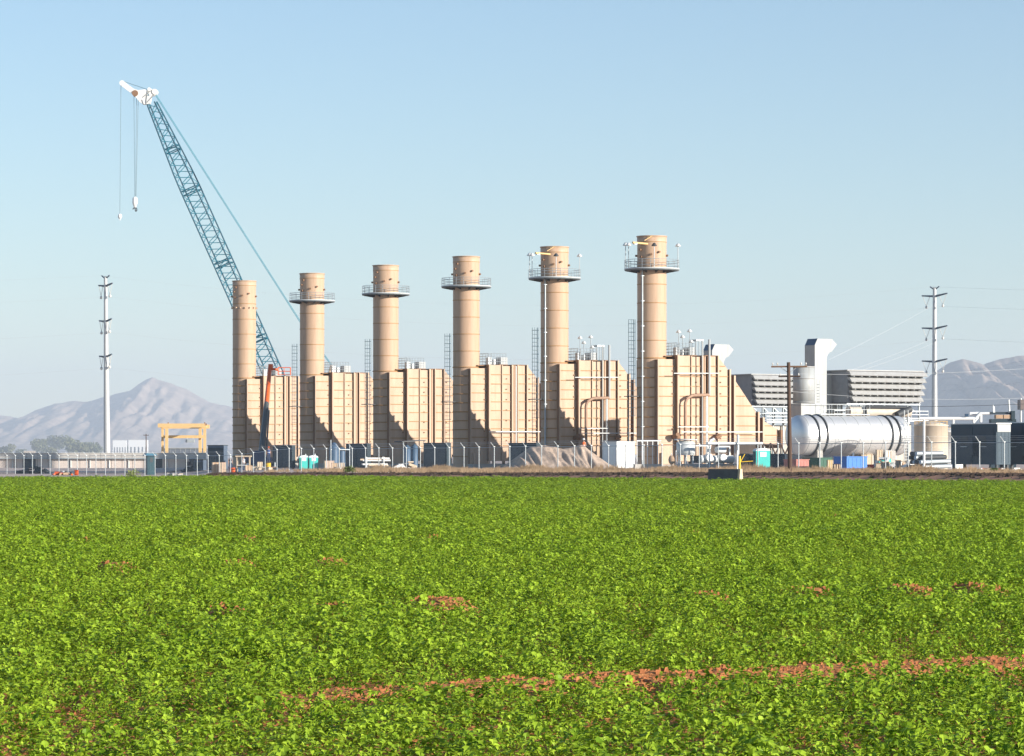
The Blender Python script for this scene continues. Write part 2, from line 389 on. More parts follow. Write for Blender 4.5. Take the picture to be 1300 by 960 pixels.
    if ladder:
        lx, ly = -STK_R-.35, .7
        z0, z1 = zl(560), zl(408)
        if i == 0: z1 = zl(406)
        m = MB()
        for dx in (-.75, -.05):
            m.tube((lx+dx, ly, z0), (lx+dx, ly, z1), .035, 5)
        m.build('ladder_rail', CABLE, t)
        m = MB(); z = z0
        while z < z1: m.tube((lx-.75, ly, z), (lx-.05, ly, z), .022, 4); z += .5
        m.build('ladder_rung', CABLE, t, kind='stuff')
        m = MB(); z = z0+3
        while z < z1:
            for k in range(8):
                a, b = math.pi+math.pi*k/8, math.pi+math.pi*(k+1)/8
                m.tube((lx-.4+.42*math.cos(a), ly+.7*math.sin(a), z), (lx-.4+.42*math.cos(b), ly+.7*math.sin(b), z), .028, 4)
            z += 1.0
        for k in (2, 4, 6):
            a = math.pi+math.pi*k/8; m.tube((lx-.4+.42*math.cos(a), ly+.7*math.sin(a), z0+3), (lx-.4+.42*math.cos(a), ly+.7*math.sin(a), z1), .025, 4)
        m.build('ladder_cage', CABLE, t)
        m = MB()
        zz = zl(503); m.box(lx-1.1, lx+.35, ly-1.1, ly+.5, zz-.09, zz); m.build('rest_platform', DARK, t)
    return t
SL = ['nearest and tallest tan smokestack, lamps on its platform, at the right end of the row',
      'second tan smokestack from the right, lamps on its platform, behind the gravel pile',
      'tan smokestack with a plain railed platform above the left slope of the gravel pile',
      'tan smokestack with a plain platform, third counting from the left end of the row',
      'tan smokestack with a plain platform, right beside the one without a platform',
      'bare tan smokestack without any platform, in front of the blue crane boom']
for i in range(6):
    smokestack(i, SL[i], platform=i != 5, lamps=i < 2, pipe=i < 2, ladder=i < 5)
# ------------------------------------------------------------------ exhaust casings
def Uat(px, v):                                   # metres along the unit axis seen at px on plane v of unit 0
    p = stackpos(0); X0 = p.x - math.sin(AX)*v; Y0 = p.y + math.cos(AX)*v
    k = (px-650)/F
    return (k*Y0 - X0)/(math.cos(AX) - math.sin(AX)*k)
def Zat(py, px, v):
    u = Uat(px, v); Y = stackpos(0).y + math.cos(AX)*v + math.sin(AX)*u
    return wz(py, Y)
VF = -2.7
RIB_Y = [465, 478, 490.5, 503, 515.2, 528.2, 540.6, 552.6, 564.4]
BLOCKS = [ # px0, px1, top y at px0, top y at px1, bottom y, plane v
    (835.5, 859.0, 456, 456, 590, -2.25),
    (861.5, 876.5, 451.5, 451.5, 586, VF),
    (878.0, 889.5, 453, 453, 586, VF),
    (899.0, 909.5, 452.5, 452.5, 586, VF),
    (911.5, 924.5, 453, 470, 577, VF),
    (932.5, 960.0, 482, 524, 577, VF),
    (968.5, 988.0, 534, 546, 565, VF)]
def casing(i, proto=None):
    pass
def casing_proto():
    t = empty('exhaust_casing', (0,0,0), AX, '', 'exhaust casing', 'ribbed tan exhaust casings behind the smokestacks')
    for (a, b, ya, yb, bot, v) in BLOCKS:
        ua, ub = Uat(a, v), Uat(b, v); za, zb, z0 = Zat(ya, a, v), Zat(yb, b, v), Zat(bot, a, v)
        vb = 1.9 if v > -2.5 else 2.7
        core = MB().prism([(ua, z0), (ub, z0), (ub, zb-.03), (ua, za-.03)], v+.12, vb); body = core.build('duct_section', TAN, t)
        # panels between ribs, each sitting 2-12 mm proud or back
        ribs = [Zat(y, (a+b)/2, v) for y in RIB_Y]
        levels = [z for z in ribs if z0+.15 < z]
        cuts = sorted([z0]+levels+[max(za, zb)])
        for k in range(len(cuts)-1):
            lo, hi = cuts[k]+.02, cuts[k+1]-.02
            if hi-lo < .1: continue
            def top_at(u): return za+(zb-za)*(u-ua)/(ub-ua)
            # clip the panel polygon by the sloping top
            pts = [(ua+.03, lo), (ub-.03, lo)]
            tr = min(hi, top_at(ub-.03)); tl = min(hi, top_at(ua+.03))
            if tr < lo:      # the slope cuts the bottom edge
                if tl < lo+.05: continue
                uc = ua+(lo-za)/(zb-za)*(ub-ua); pts = [(ua+.03, lo), (uc, lo)]
                if tl >= hi: uh = ua+(hi-za)/(zb-za)*(ub-ua); pts += [(uh, hi), (ua+.03, hi)]
                else: pts += [(ua+.03, tl)]
            else:
                pts.append((ub-.03, tr))
                if tr < hi and tl >= hi and abs(zb-za) > .1:
                    uh = ua+(hi-za)/(zb-za)*(ub-ua); pts.append((uh, hi))
                pts.append((ua+.03, tl))
            pan = MB().prism(pts, v+random.uniform(-.012, .012), v+.13); pan.build('panel', TAN2, t)
        for z in levels:
            if z > max(za, zb)-.15: continue
            uc = ub if z < zb else ua+(z-za)/(zb-za)*(ub-ua)
            if uc-ua < .15: continue
            MB().box(ua+.02, uc-.02, v-.10, v+.02, z-.045, z+.045).build('rib', RIBM, t)
    # lugs: small bolted pads on the panels
    lug = MB().box(-.07, .07, -.12, 0, -.07, .07).mesh('lug', BROWN)
    for px in (853.5, 883.5, 914.5):
        v = -2.25 if px < 860 else VF
        for y in (471, 485.5, 500, 514.5, 529.5, 544.5, 557):
            if px < 920 or y > 475: obj('lug', lug, t, (Uat(px, v), v, Zat(y, px, v)))
    # flanges: plates standing proud; the shade of their left flank is painted on as brown webs
    for (px, yt, yb, v, pr, w) in ((835.0,456,590,-2.25,.12,.12),(860.5,450.5,586,VF,.16,.26),(877.3,452,586,VF,.16,.12),(890.6,451.5,586,VF,.28,.22),
                                 (898.2,451.5,586,VF,.22,.14),(910.6,451.5,580,VF,.30,.20),(925.6,469,580,VF,.28,.20),(931.2,477,580,VF,.30,.24),
                                 (961.5,523,568,VF,.35,.22),(967.2,530,568,VF,.40,.24),(990.0,546,569,VF,.25,.5)):
        u = Uat(px, v)
        fl = MB().box(u-w/2, u+w/2, v-pr, v-pr+.07, Zat(yb, px, v), Zat(yt, px, v)).build('flange', TAN if px < 985 else BROWN, t)
        MB().box(u-w/2+.02, u+w/2-.02, v-pr+.07, -v+pr*.5, Zat(yb, px, v), Zat(yt, px, v)-.02).build('shade_web', BROWN, fl)
    # expansion gaps between sections
    for (pa, pb, yt, yb) in ((890.6, 898.2, 455, 586), (925.6, 931.2, 482, 577), (961.5, 967.2, 536, 568)):
        MB().box(Uat(pa, VF), Uat(pb, VF), VF+.55, 2.2, Zat(yb, pa, VF), Zat(yt, pb, VF)).build('expansion_joint', BROWN, t)
    m = MB()
    for px in (893.2, 895.4): m.tube((Uat(px, VF), VF+.15, .5), (Uat(px, VF), VF+.15, Zat(452, px, VF)), .13, 8)
    m.build('column', TAN, t)
    # roof edge plates
    MB().box(Uat(846, -2.25), Uat(860, -2.25), -2.0, 2.0, Zat(452.8, 860, VF), Zat(451.6, 860, VF)).build('roof_plate', BROWN, t)  # brown carries the shaded line along the roof edge
    MB().box(Uat(877.5, VF), Uat(889, VF), VF+.6, 2.7, Zat(451.8, 880, VF), Zat(450.6, 880, VF)).build('roof_plate', BROWN, t)
    MB().box(Uat(893, VF), Uat(909.5, VF), VF-.05, 2.7, Zat(452.3, 900, VF), Zat(451.2, 900, VF)).build('roof_plate', BROWN, t)
    # supports
    leg = MB()
    for px in (842, 868, 905, 922, 940, 957, 975):
        for v in (VF+.3, 2.2):
            u = Uat(px, VF); leg.box(u-.15, u+.15, v-.15, v+.15, .2, Zat(577, px, VF)+.2)
    leg.build('support_leg', TAN, t)
    MB().box(Uat(837, VF), Uat(990, VF), -3.0, 3.0, .1, Zat(590, 900, VF)).build('plinth', CONC, t)
    # railing and equipment on the roof
    zr = Zat(451, 880, VF); u0, u1 = Uat(861, VF), Uat(893, VF)
    m = MB()
    for k in (.4, .75, 1.1, 1.45):
        m.tube((u0, VF+.4, zr+k), (u1-.9, VF+.4, zr+k), .03, 4); m.tube((u0, 1.5, zr+k), (u1-.9, 1.5, zr+k), .03, 4); m.tube((u0, VF+.4, zr+k), (u0, 1.5, zr+k), .03, 4)
    for k in range(7):
        u = u0+(u1-.9-u0)*k/6
        m.tube((u, VF+.4, zr), (u, VF+.4, zr+1.5), .035, 4); m.tube((u, 1.5, zr), (u, 1.5, zr+1.5), .035, 4)
    m.build('roof_railing', GALV, t)
    MB().box(u1-.9, u1+.1, -1.0, .4, zr, zr+1.0).build('roof_cabinet', LGREY, t)
    m = MB(); m.box(u0+.8, u0+1.3, -1, -.4, zr, zr+.95); m.box(u0+1.6, u0+1.9, -1, -.4, zr, zr+.7); m.build('valve_box', GALVW, t)
    return t
P0 = casing_proto()
km = make_kidmap()
CL = ['ribbed tan exhaust casing joined to the nearest smokestack at the right end of the row',
      'ribbed tan exhaust casing with white piping, second from the right, behind the gravel pile',
      'ribbed tan exhaust casing rising behind the left slope of the gravel pile',
      'ribbed tan exhaust casing between the stacked white lumber and the third stack from the right',
      'ribbed tan exhaust casing joined to the second smokestack from the left',
      'ribbed tan exhaust casing behind the orange boom lift, at the left end of the row']
CAS = []
for i in range(6):
    o = P0 if i == 0 else copy_tree(P0, km)
    p = stackpos(i); o.location = (p.x, p.y, 0); o['label'] = CL[i]; CAS.append(o)
# pipework that only the two nearest casings carry
for i in (0, 1):
    t = CAS[i]; v = VF-.75
    def up(px, py, vv=None):
        vv = v if vv is None else vv
        return (Uat(px, vv), vv, Zat(py, px, vv))
    m = MB(); m.path([up(870, 590), up(870, 512), up(871.5, 507), up(876, 503.5), up(880, 502), up(900, 501.5)], .19, 8); m.build('bent_duct_pipe', mat('primer_pipe', (.34,.21,.14), .6), t)
    m = MB(); m.tube(up(855.5, 474), up(912, 474), .06, 6); m.tube(up(897, 500), up(897, 590), .12, 10); m.build('white_pipe', GALVW, t)
    m = MB(); m.tube(up(891.5, 586), up(891.5, 432), .08, 8); m.tube(up(900.5, 502), up(900.5, 431), .14, 10); m.build('riser_pipe', LGREY, t)
    m = MB(); m.tube(up(861, 542, -3.6), up(900, 542, -3.6), .05, 5); m.tube(up(865, 548.5, -3.9), up(968, 548.5, -3.9), .055, 5); m.build('conduit', GALVW, t)
    m = MB(); m.box(Uat(893, VF), Uat(902, VF), -1.2, .4, Zat(432.5, 895, VF), Zat(430.5, 895, VF))
    for px in (893, 897, 902): m.tube((Uat(px, VF), -1.1, Zat(452, px, VF)), (Uat(px, VF), -1.1, Zat(431, px, VF)), .06, 5)
    m.build('pipe_frame', GALV, t)
    for (px, py) in ((868, 421.5), (873, 428), (882, 420.5), (884, 434)):
        u = Uat(px, VF)
        m = MB(); m.tube((u, -1.6, Zat(452, px, VF)), (u, -1.6, Zat(py, px, VF)), .05, 5); lp = m.build('lamp_post', GALV, t)
        m = MB(); m.lathe([(.03, .3), (.15, .22), (.33, -.05), (.02, -.1)], 10, (u, -1.6, Zat(py, px, VF))); m.build('lamp_shade', GALVW, lp)
    m = MB(); c = up(860, 555, -3.2); m.ball(c, .34, 10); m.tube((c[0], -2.2, c[2]), (c[0]-.2, -3.6, c[2]+.3), .25, 8); m.build('valve', BROWN, t)
    m = MB(); c = up(911, 554, -3.2); m.ball(c, .32, 10); m.tube(up(909, 556), up(915, 553), .22, 8); m.build('valve', BROWN, t)
for i in (2,):
    t = CAS[i]
    m = MB(); m.tube((Uat(861, -3.3), -3.3, Zat(545, 861, -3.3)), (Uat(930, -3.3), -3.3, Zat(545, 930, -3.3)), .07, 5); m.tube((Uat(897, -3.1), -3.1, 1), (Uat(897, -3.1), -3.1, Zat(453, 897, -3.1)), .09, 6); m.build('conduit', GALVW, t)
# ------------------------------------------------------------------ intake filter houses, vent hoods and silencers
def filter_house(i, label, pxa=1077, pxb=1175):
    p = stackpos(i); t = empty('filter_house', (p.x, p.y, 0), AX, label, 'filter house', 'louvred turbine intake filter houses')
    ua, ub = Uat(pxa, VF), Uat(pxb, VF)
    zt = Zat(470.5, pxa, VF); zb = Zat(511, pxa, VF)
    MB().box(ua+.25, ub-.3, VF+.5, 3.0, zb, zt).build('wall', mat('filter_wall_shade', (.24,.25,.27), .5), t)  # darker grey puts the house's shaded side into the wall colour
    MB().box(ua, ub-.1, VF+.2, 3.1, zt, zt+.12).build('roof', LGREY2, t)
    n = 5; h = (zt-zb)/n
    for k in range(n):
        z1 = zt-k*h; z0 = z1-h
        inset = .18*k if k > 2 else 0
        hood = MB(); ul, ur = ua+.1+.1*k, ub-.15*k
        prof = [(VF+.5, z1), (VF-.05, z1-.1), (VF-.45, z0+.22), (VF-.40, z0+.16), (VF+.5, z0+.55)]
        vs = [(ul, q[0], q[1]) for q in prof] + [(ur, q[0], q[1]) for q in prof]; m_ = len(prof)
        hood.add(vs, [tuple(range(m_)), tuple(range(2*m_-1, m_-1, -1))] + [(a, (a+1) % m_, (a+1) % m_+m_, a+m_) for a in range(m_)])
        hd = hood.build('weather_hood', LGREY2, t)
        s = MB()
        c = 10
        for q in range(c):
            u = ul+(ur-ul)*(q+.5)/c; s.box(u-.05, u+.05, VF-.3, VF+.5, z0+.02, z0+.2)
        s.build('hood_stay', LGREY, hd)
    s = MB()
    for k in range(7):
        u = ua+.5+(ub-ua-1)*k/6
        for v in (VF+.7, 0, 2.6): s.tube((u, v, .3), (u, v, zb), .13, 6)
        if k < 6: s.tube((u, VF+.7, zb-.2), (u+(ub-ua-1)/6, VF+.7, zb-1.6), .07, 5)
    for z in (zb-.15, zb-1.0): s.box(ua, ub-.6, VF+.3, 2.9, z-.1, z+.05)
    s.build('support_frame', GALV, t)
    m = MB()
    for k in range(3): m.tube((ua-2.5, VF-.5, zb-1.0-k*.45), (ub, VF-.5, zb-1.0-k*.45), .05, 5)
    for k in range(12):
        u = ua-2.5+(ub-ua+2.5)*k/11; m.tube((u, VF-.5, zb-2.1), (u, VF-.5, zb-.95), .04, 5)
    m.box(ua-2.5, ub, VF-.6, VF+.5, zb-2.3, zb-2.1)
    m.build('catwalk', GALVW, t)
    MB().box(ua+1, ub-1.5, VF+1.0, 2.2, .4, zb-2.6).build('turbine_enclosure', mat('enclosure_tan', (.46,.42,.36), .6), t)
    return t
filter_house(0, 'pale louvred filter house on steel legs above the long silver tank')
filter_house(1, 'pale louvred filter house half hidden behind the nearest casing and the wooden pole', 1087, 1175)
def vent_hood(i, label, full=True):
    p = stackpos(i); t = empty('vent_hood', (p.x, p.y, 0), AX, label, 'vent hood', 'tall square vent hoods with curved outlets')
    v = -2.2; ua, ub = Uat(1034.5, v), Uat(1049.5, v); z0 = .4
    zt, zc = Zat(430, 1034, v), Zat(447, 1034, v)
    cx = ub+.8
    prof = [(ua, z0), (ub, z0), (ub, zc-.9)]
    for k in range(5):
        a = R(180-k*22); prof.append((cx+.8*math.cos(a), zc-.9+1.0*math.sin(a)))
    prof += [(cx+.75, zc+1.0), (cx+.4, zt-.35), (cx, zt), (ua+.4, zt), (ua, zt-.8)]
    MB().prism(prof, v, v+2.1).build('duct', LGREY, t)
    zz = z0+2; 
    MB().prism([(ua, zt-.78), (ua+.4, zt+.01), (ua+.42, zt+.03), (ua-.02, zt-.78)], v+.02, v+2.08).build('cap_plate', STEELB, t)
    if full:
        MB().box(ub, Uat(1090, v), v+3.3, v+5.5, Zat(545, 1060, v), Zat(473, 1060, v)).build('plenum', LGREY, t)
    return t
vent_hood(0, 'tall pale vent hood with curved outlet behind the round silencer')
vent_hood(1, 'pale curved vent hood rising behind the roof of the nearest casing', False)
p = stackpos(0)
t = empty('silencer', (p.x, p.y, 0), AX, 'round pale grey silencer drum just right of the wooden pole', 'silencer')
v = -4.2; uc = Uat(1020.5, v); r = 1.32
z0, z1 = Zat(512, 1020, v), Zat(465.5, 1020, v)
MB().lathe([(.01, z1), (r, z1), (r, z0), (.01, z0)], 40, (uc, v, 0)).build('drum', LGREY, t)
for z in (z1-.05, z1-1.45, z1-2.9, z0+.1): obj('ring_band', MB().lathe([(r, -.06), (r+.06, -.06), (r+.06, .06), (r, .06)], 40).mesh('ring_band', LGREY2), t, (uc, v, z))
MB().box(uc-1.5, uc+1.35, v-1.5, v+1.3, Zat(530, 1020, v), z0-.06).build('base_box', LGREY, t)
m = MB()
for a, b in ((-1.3,-1.3),(1.2,-1.3),(1.2,1.1),(-1.3,1.1)): m.tube((uc+a, v+b, .3), (uc+a, v+b, Zat(530,1020,v)), .14, 8)
m.build('leg', GALV, t)
m = MB()
for k in range(12): m.tube((uc+1.45, v-1.2, z0-1.6+k*.35), (uc+1.45, v-.7, z0-1.6+k*.35), .03, 4)
m.tube((uc+1.45, v-1.2, z0-1.8), (uc+1.45, v-1.2, z0+3), .035, 4); m.tube((uc+1.45, v-.7, z0-1.8), (uc+1.45, v-.7, z0+3), .035, 4)
m.build('ladder', GALVW, t)
# ------------------------------------------------------------------ long silver tank
def grid_thing(name, px, Y, label, cat, group=None, rz=AX, z=None):
    X = wx(px, Y); return empty(name, (X, Y, G(X, Y) if z is None else z), rz, label, cat, group)
t = grid_thing('storage_tank', 1077, 340, 'long horizontal silver tank on saddles behind the chain-link fence', 'tank', z=0)
def tank(t, L, r, zc, m_):
    prof = []
    for k in range(9):
        a = R(90*k/8); prof.append((max(.001, r*math.sin(a)), -L/2-.0+ (-.9*math.cos(a))))
    prof += [(r, L/2)]
    for k in range(1, 9):
        a = R(90*k/8); prof.append((max(.001, r*math.cos(a)), L/2+.9*math.sin(a)))
    mb = MB(); n = 64; vs = []
    for (rr, x) in prof:
        for i in range(n): a = 2*math.pi*i/n; vs.append((x, rr*math.cos(a), zc+rr*math.sin(a)))
    fs = [(j*n+i, j*n+(i+1) % n, (j+1)*n+(i+1) % n, (j+1)*n+i) for j in range(len(prof)-1) for i in range(n)]
    mb.add(vs, fs, True); return mb.build('shell', m_, t)
def hoop(x, r, zc, w=.05, tk=.04, n=56):
    mb = MB(); vs = []
    for (rr, xx) in ((r, x-w), (r+tk, x-w), (r+tk, x+w), (r, x+w)):
        for i in range(n): a = 2*math.pi*i/n; vs.append((xx, rr*math.cos(a), zc+rr*math.sin(a)))
    mb.add(vs, [(j*n+i, j*n+(i+1) % n, (j+1)*n+(i+1) % n, (j+1)*n+i) for j in range(3) for i in range(n)], True); return mb
zc = wz(553, 340); TR = 25.2/4000*340; TL = 13.2
tank(t, TL, TR, zc, SILVER)
for x in (-5.4,-4.3,4.4,5.4): hoop(x, TR+.02, zc, .09, .10).build('strap', DARK, t)
for x in (-6.6,-3.2,-1.6,0,1.6,3.2,6.6): hoop(x, TR, zc, .025, .015).build('seam', LGREY, t)
for x in (-4.85, 4.9):
    MB().prism([(x-.35, .3), (x+.35, .3), (x+.35, zc-TR+.5), (x-.35, zc-TR+.5)], -1.5, 1.5).build('saddle', CONC, t)
m = MB(); m.tube((5.8,-2.3,.4),(5.8,-2.3,zc+TR+.6),.05,5); m.tube((6.3,-2.3,.4),(6.3,-2.3,zc+TR+.6),.05,5)
for k in range(16): m.tube((5.8,-2.3,.6+k*.33),(6.3,-2.3,.6+k*.33),.03,4)
m.build('ladder', GALVW, t)
m = MB(); m.box(-4, 2.5, -.5, .5, zc+TR+.1, zc+TR+.16)
for k in range(7):
    for s_ in (-.5,.5): m.tube((-4+6.5*k/6, s_, zc+TR-.1), (-4+6.5*k/6, s_, zc+TR+1.2), .035, 4)
for z in (.65, 1.2):
    for s_ in (-.5,.5): m.tube((-4, s_, zc+TR+z), (2.5, s_, zc+TR+z), .03, 4)
m.build('walkway', GALVW, t)
m = MB(); m.tube((2.4,-1.9,zc-TR+.3),(2.4,-2.1,.5),.2,8); m.tube((-.8,-1.9,zc-TR+.3),(-.8,-2.1,.5),.12,8); m.build('drain_pipe', WHITE, t)
# cream vertical tanks
def vtank(px, Y, rad, ytop, label, m_=CREAM):
    t = grid_thing('water_tank', px, Y, label, 'tank', 'cream vertical tanks')
    X = wx(px, Y); g = G(X, Y); h = wz(ytop, Y)-g
    MB().lathe([(rad, 0), (rad, h), (rad+.05, h), (rad+.05, h+.08), (rad*.5, h+.42), (.02, h+.55)], 40).build('shell', m_, t)
    for k in range(1, 4): obj('ring_seam', MB().lathe([(rad, -.03), (rad+.02, -.03), (rad+.02, .03), (rad, .03)], 40).mesh('ring_seam', m_), t, (0,0,h*k/4))
    mm = MB()
    for k in range(22):
        a = 2*math.pi*k/22; b = 2*math.pi*(k+1)/22
        mm.tube((rad*.98*math.cos(a), rad*.98*math.sin(a), h+.5), (rad*.98*math.cos(b), rad*.98*math.sin(b), h+.5), .03, 4); mm.tube((rad*.98*math.cos(a), rad*.98*math.sin(a), h), (rad*.98*math.cos(a), rad*.98*math.sin(a), h+.5), .025, 4)
    mm.build('top_rail', YEL, t)
    return t
vtank(1182, 332, 1.78, 541, 'cream cylindrical tank right of the long silver tank')
vtank(1206, 352, 1.6, 549, 'pale tank half hidden behind the cream tank', WHITE)
# ------------------------------------------------------------------ crane behind the stacks
CY = 500.0
base = W(396, 580, CY); cz = G(base.x, CY)
crane = empty('lattice_crane', (base.x, CY, cz), 0, 'blue lattice boom crane with white head and two hanging hooks', 'crane')
O = Vector((base.x, CY, cz))
def C(px, py, dy=0): return W(px, py, CY)+Vector((0,dy,0))-O
bt, bb = C(193, 131), C(389, 569)
axis = (bt-bb).normalized(); side = Vector((-axis.z, 0, axis.x)).normalized(); dep = Vector((.42, 0, .19)) + Vector((0,1.9,0)); Lb = (bt-bb).length
def sec(tt):                                   # half width of the boom along its length
    w = 1.22
    if tt > .78: w = 1.22-(tt-.78)/.22*.6
    if tt < .08: w = .5+tt/.08*.72
    return w
def bp(tt, a, b):
    w = sec(tt); return bb+axis*Lb*tt + side*w*a + dep*(.5*w)*b
NS = 58
for a, b in ((-1,-1),(-1,1),(1,-1),(1,1)):
    m = MB()
    for k in range(20): m.tube(bp(k/20, a, b), bp((k+1)/20, a, b), .125, 6, caps=False)
    m.build('boom_chord', BLUEB, crane)
m = MB()
for k in range(NS):
    t0, t1 = k/NS, (k+1)/NS
    for b in (-1, 1):
        s_ = 1 if (k+(b > 0)) % 2 else -1
        m.tube(bp(t0, -s_, b), bp(t1, s_, b), .06, 4, caps=False)
    for a in (-1, 1):
        s_ = 1 if k % 2 else -1
        m.tube(bp(t0, a, -s_), bp(t1, a, s_), .055, 4, caps=False)
m.build('boom_lacing', mat('crane_lacing_blue', (.02,.20,.28), .45), crane, kind='stuff')
for tt in (.10, .31, .53, .74, .86):
    m = MB()
    for q in (0, .012):
        for (a,b,c,d) in ((-1,-1,1,-1),(1,-1,1,1),(1,1,-1,1),(-1,1,-1,-1)): m.tube(bp(tt+q, a, b), bp(tt+q, c, d), .09, 5)
    m.build('section_joint', BLUEB, crane)
# head: white plates and jib
head = MB(); pl = [(181,127),(184,120),(176,118),(170,113),(160,106),(155,103),(153,107),(156,110),(165,117),(172,123),(178,130),(182,133),(191,132),(193,122),(199,120),(199,114),(194,113),(190,116),(187,113),(182,116)]
vs = [C(a, b, -.45) for a, b in pl]+[C(a, b, .45) for a, b in pl]; n_ = len(pl)
tri = MB()
polys = [[(178,130),(182,133),(191,132),(193,122),(190,116),(184,114),(176,115),(170,113),(172,123)], [(170,113),(160,105.5),(156,103),(153.5,105),(154,109),(158,112),(166,118),(172,123)], [(190,116),(194,113.5),(199,114),(199.5,120),(196,122),(193,122)]]
for pg in polys:
    n_ = len(pg); vs = [C(a, b, -.5) for a, b in pg]+[C(a, b, .5) for a, b in pg]
    tri.add(vs, [tuple(range(n_)), tuple(range(2*n_-1, n_-1, -1))]+[(i, i+n_, (i+1) % n_+n_, (i+1) % n_) for i in range(n_)])
head = tri.build('boom_head', WHITE, crane)
for (a, b, rr) in ((155.5,106,.42),(172,119,.5),(197,117,.45),(190,114,.3)):
    m = MB(); c = C(a, b); m.tube(c+Vector((0,-.62,0)), c+Vector((0,.62,0)), rr, 14); m.build('sheave', WHITE if a != 172 else BROWN, head)
for (x0_, y0_, x1_, y1_) in ((183,133,181,127),(186,132,196,121),(182,124,193,115),(186,131,188,116)):
    m = MB(); m.tube(C(x0_, y0_, -.55), C(x1_, y1_, -.55), .07, 5); m.build('head_stiffener', LGREY, head)
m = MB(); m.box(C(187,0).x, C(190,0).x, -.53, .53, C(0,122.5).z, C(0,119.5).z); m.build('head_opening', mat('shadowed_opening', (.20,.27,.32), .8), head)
m = MB(); m.tube(C(197,117), C(156,103.2), .04, 4); m.build('jib_stay', CABLE, crane)
def rope(name, pts, r, m_=CABLE):
    m = MB(); m.path(pts, r, 5); m.build(name, m_, crane)
for dx in (0, 1.5): rope('pendant_line', [C(196+dx, 119), C(382+dx, 411), C(421+dx, 465)], .06, mat('pendant_steel', (.12,.32,.40), .5))
for x in (170, 173.4, 175.6): rope('hoist_line', [C(x, 121), C(x*.3+171.5*.7, 252)], .035)
rope('hoist_line', [C(153.6, 106), C(152.2, 272)], .035)
c = C(171.3, 252)
m = MB(); m.lathe([(.05, .3), (.36, .1), (.42, -.7), (.2, -1.35), (.05, -1.5)], 14, tuple(c)); hb = m.build('hook_block', WHITE, crane)
m = MB(); c2 = c+Vector((0,0,-1.5)); pts = [c2] + [c2+Vector((.32*math.sin(a), 0, -.38-.32*math.cos(a)+.1)) for a in [R(q) for q in range(20, 300, 35)]]; m.path(pts, .09, 6); m.build('hook', DARK, hb)
c = C(152.2, 272); m = MB(); m.ball(c+Vector((0,0,-.35)), .33, 12, 1.3); m.tube(c, c+Vector((0,0,-1.0)), .07, 6); m.build('headache_ball', WHITE, crane)
# mast, house, cab, tracks (behind the casings)
m = MB()
for dy in (-.7, .7): m.tube(C(398, 566, dy), C(421, 464, dy), .22, 8)
for k in range(8): m.tube(C(398+23*k/8, 566-102*k/8, -.7), C(398+23*(k+1)/8, 566-102*(k+1)/8, .7), .08, 5)
m.build('mast', mat('mast_cream', (.66,.48,.34), .5), crane)
m = MB(); m.box(-1.5, 7.5, -1.8, 1.8, 1.3, 3.6); m.build('upper_house', BLUEB, crane)
m = MB(); m.box(7.5, 9.3, -1.9, 1.9, 1.2, 3.0); m.build('counterweight', DARK, crane)
m = MB(); m.box(-2.6, -.4, -2.9, -1.82, 1.3, 3.5); m.build('cab', WHITE, crane)
for dy in (-2.8, 1.8):
    m = MB(); prof = [(-4.2,.5),(-3.8,.1),(6,.1),(6.4,.5),(6.4,.9),(6,1.2),(-3.8,1.2),(-4.2,.9)]; m.prism(prof, dy, dy+1.0); m.build('crawler_track', DARK, crane)
# ------------------------------------------------------------------ orange boom lift in front of the last casing
bx0 = W(331, 590, 443); lz = G(bx0.x, 443)
lift = empty('boom_lift', (bx0.x, 443, lz), 0, 'orange boom lift with grey lower boom raised against the leftmost casing', 'boom lift')
OL = Vector((bx0.x, 443, lz))
pa = W(332, 574, 443)-OL; pb = W(338.5, 512, 452)-OL; pc = W(342.5, 468, 459)-OL
m = MB(); m.tube(pa, pb, .46, 8, r1=.36); m.build('lower_boom', mat('boom_shade_grey', (.10,.11,.11), .5), lift)  # grey with the dark shade of the lower boom mixed in
m = MB(); m.tube(pb, pc, .36, 8, r1=.28); m.build('upper_boom', ORNG, lift)
m = MB(); m.tube(pa+Vector((.7,0,.4)), pb+Vector((.35,0,-1)), .12, 6); m.build('lift_cylinder', mat('boom_shade_grey', (.1,.1,.1), .5), lift)
m = MB(); m.box(-.2,.45,-.3,.3,-.3,.65, Matrix.Translation(pc)); m.tube(pc, pc+Vector((1.1,1.0,-.15)), .17, 8); m.build('jib', ORNG, lift)
q = pc+Vector((1.3,1.6,-.9)); m = MB(); m.box(q.x-.2,q.x+1.6,q.y-.4,q.y+.5,q.z,q.z+.08)
for z in (.55,1.1):
    for (a,b,c_,d) in ((-.2,-.4,1.6,-.4),(1.6,-.4,1.6,.5),(1.6,.5,-.2,.5),(-.2,.5,-.2,-.4)): m.tube((q.x+a,q.y+b,q.z+z),(q.x+c_,q.y+d,q.z+z),.05,5)
for (a,b) in ((-.2,-.4),(.7,-.4),(1.6,-.4),(1.6,.5),(-.2,.5)): m.tube((q.x+a,q.y+b,q.z),(q.x+a,q.y+b,q.z+1.1),.05,5)
m.build('basket', ORNG, lift)
m = MB(); m.box(pa.x-2.2, pa.x+1.5, -1.1, 1.1, .5, 1.5); m.box(pa.x-1.2, pa.x+.6, -.7, .7, 1.5, pa.z+.2); m.build('chassis', mat('lift_body', (.06,.08,.16), .5), lift)
for (a, b) in ((-1.8,-1.25),(1.1,-1.25),(-1.8,1.0),(1.1,1.0)):
    w_ = MB().tube((pa.x+a, b, .5), (pa.x+a, b+.35, .5), .5, 16).build('wheel', DARK, lift)
    MB().tube((pa.x+a, b-.02, .5), (pa.x+a, b+.1, .5), .22, 12).build('rim', WHITE, w_)
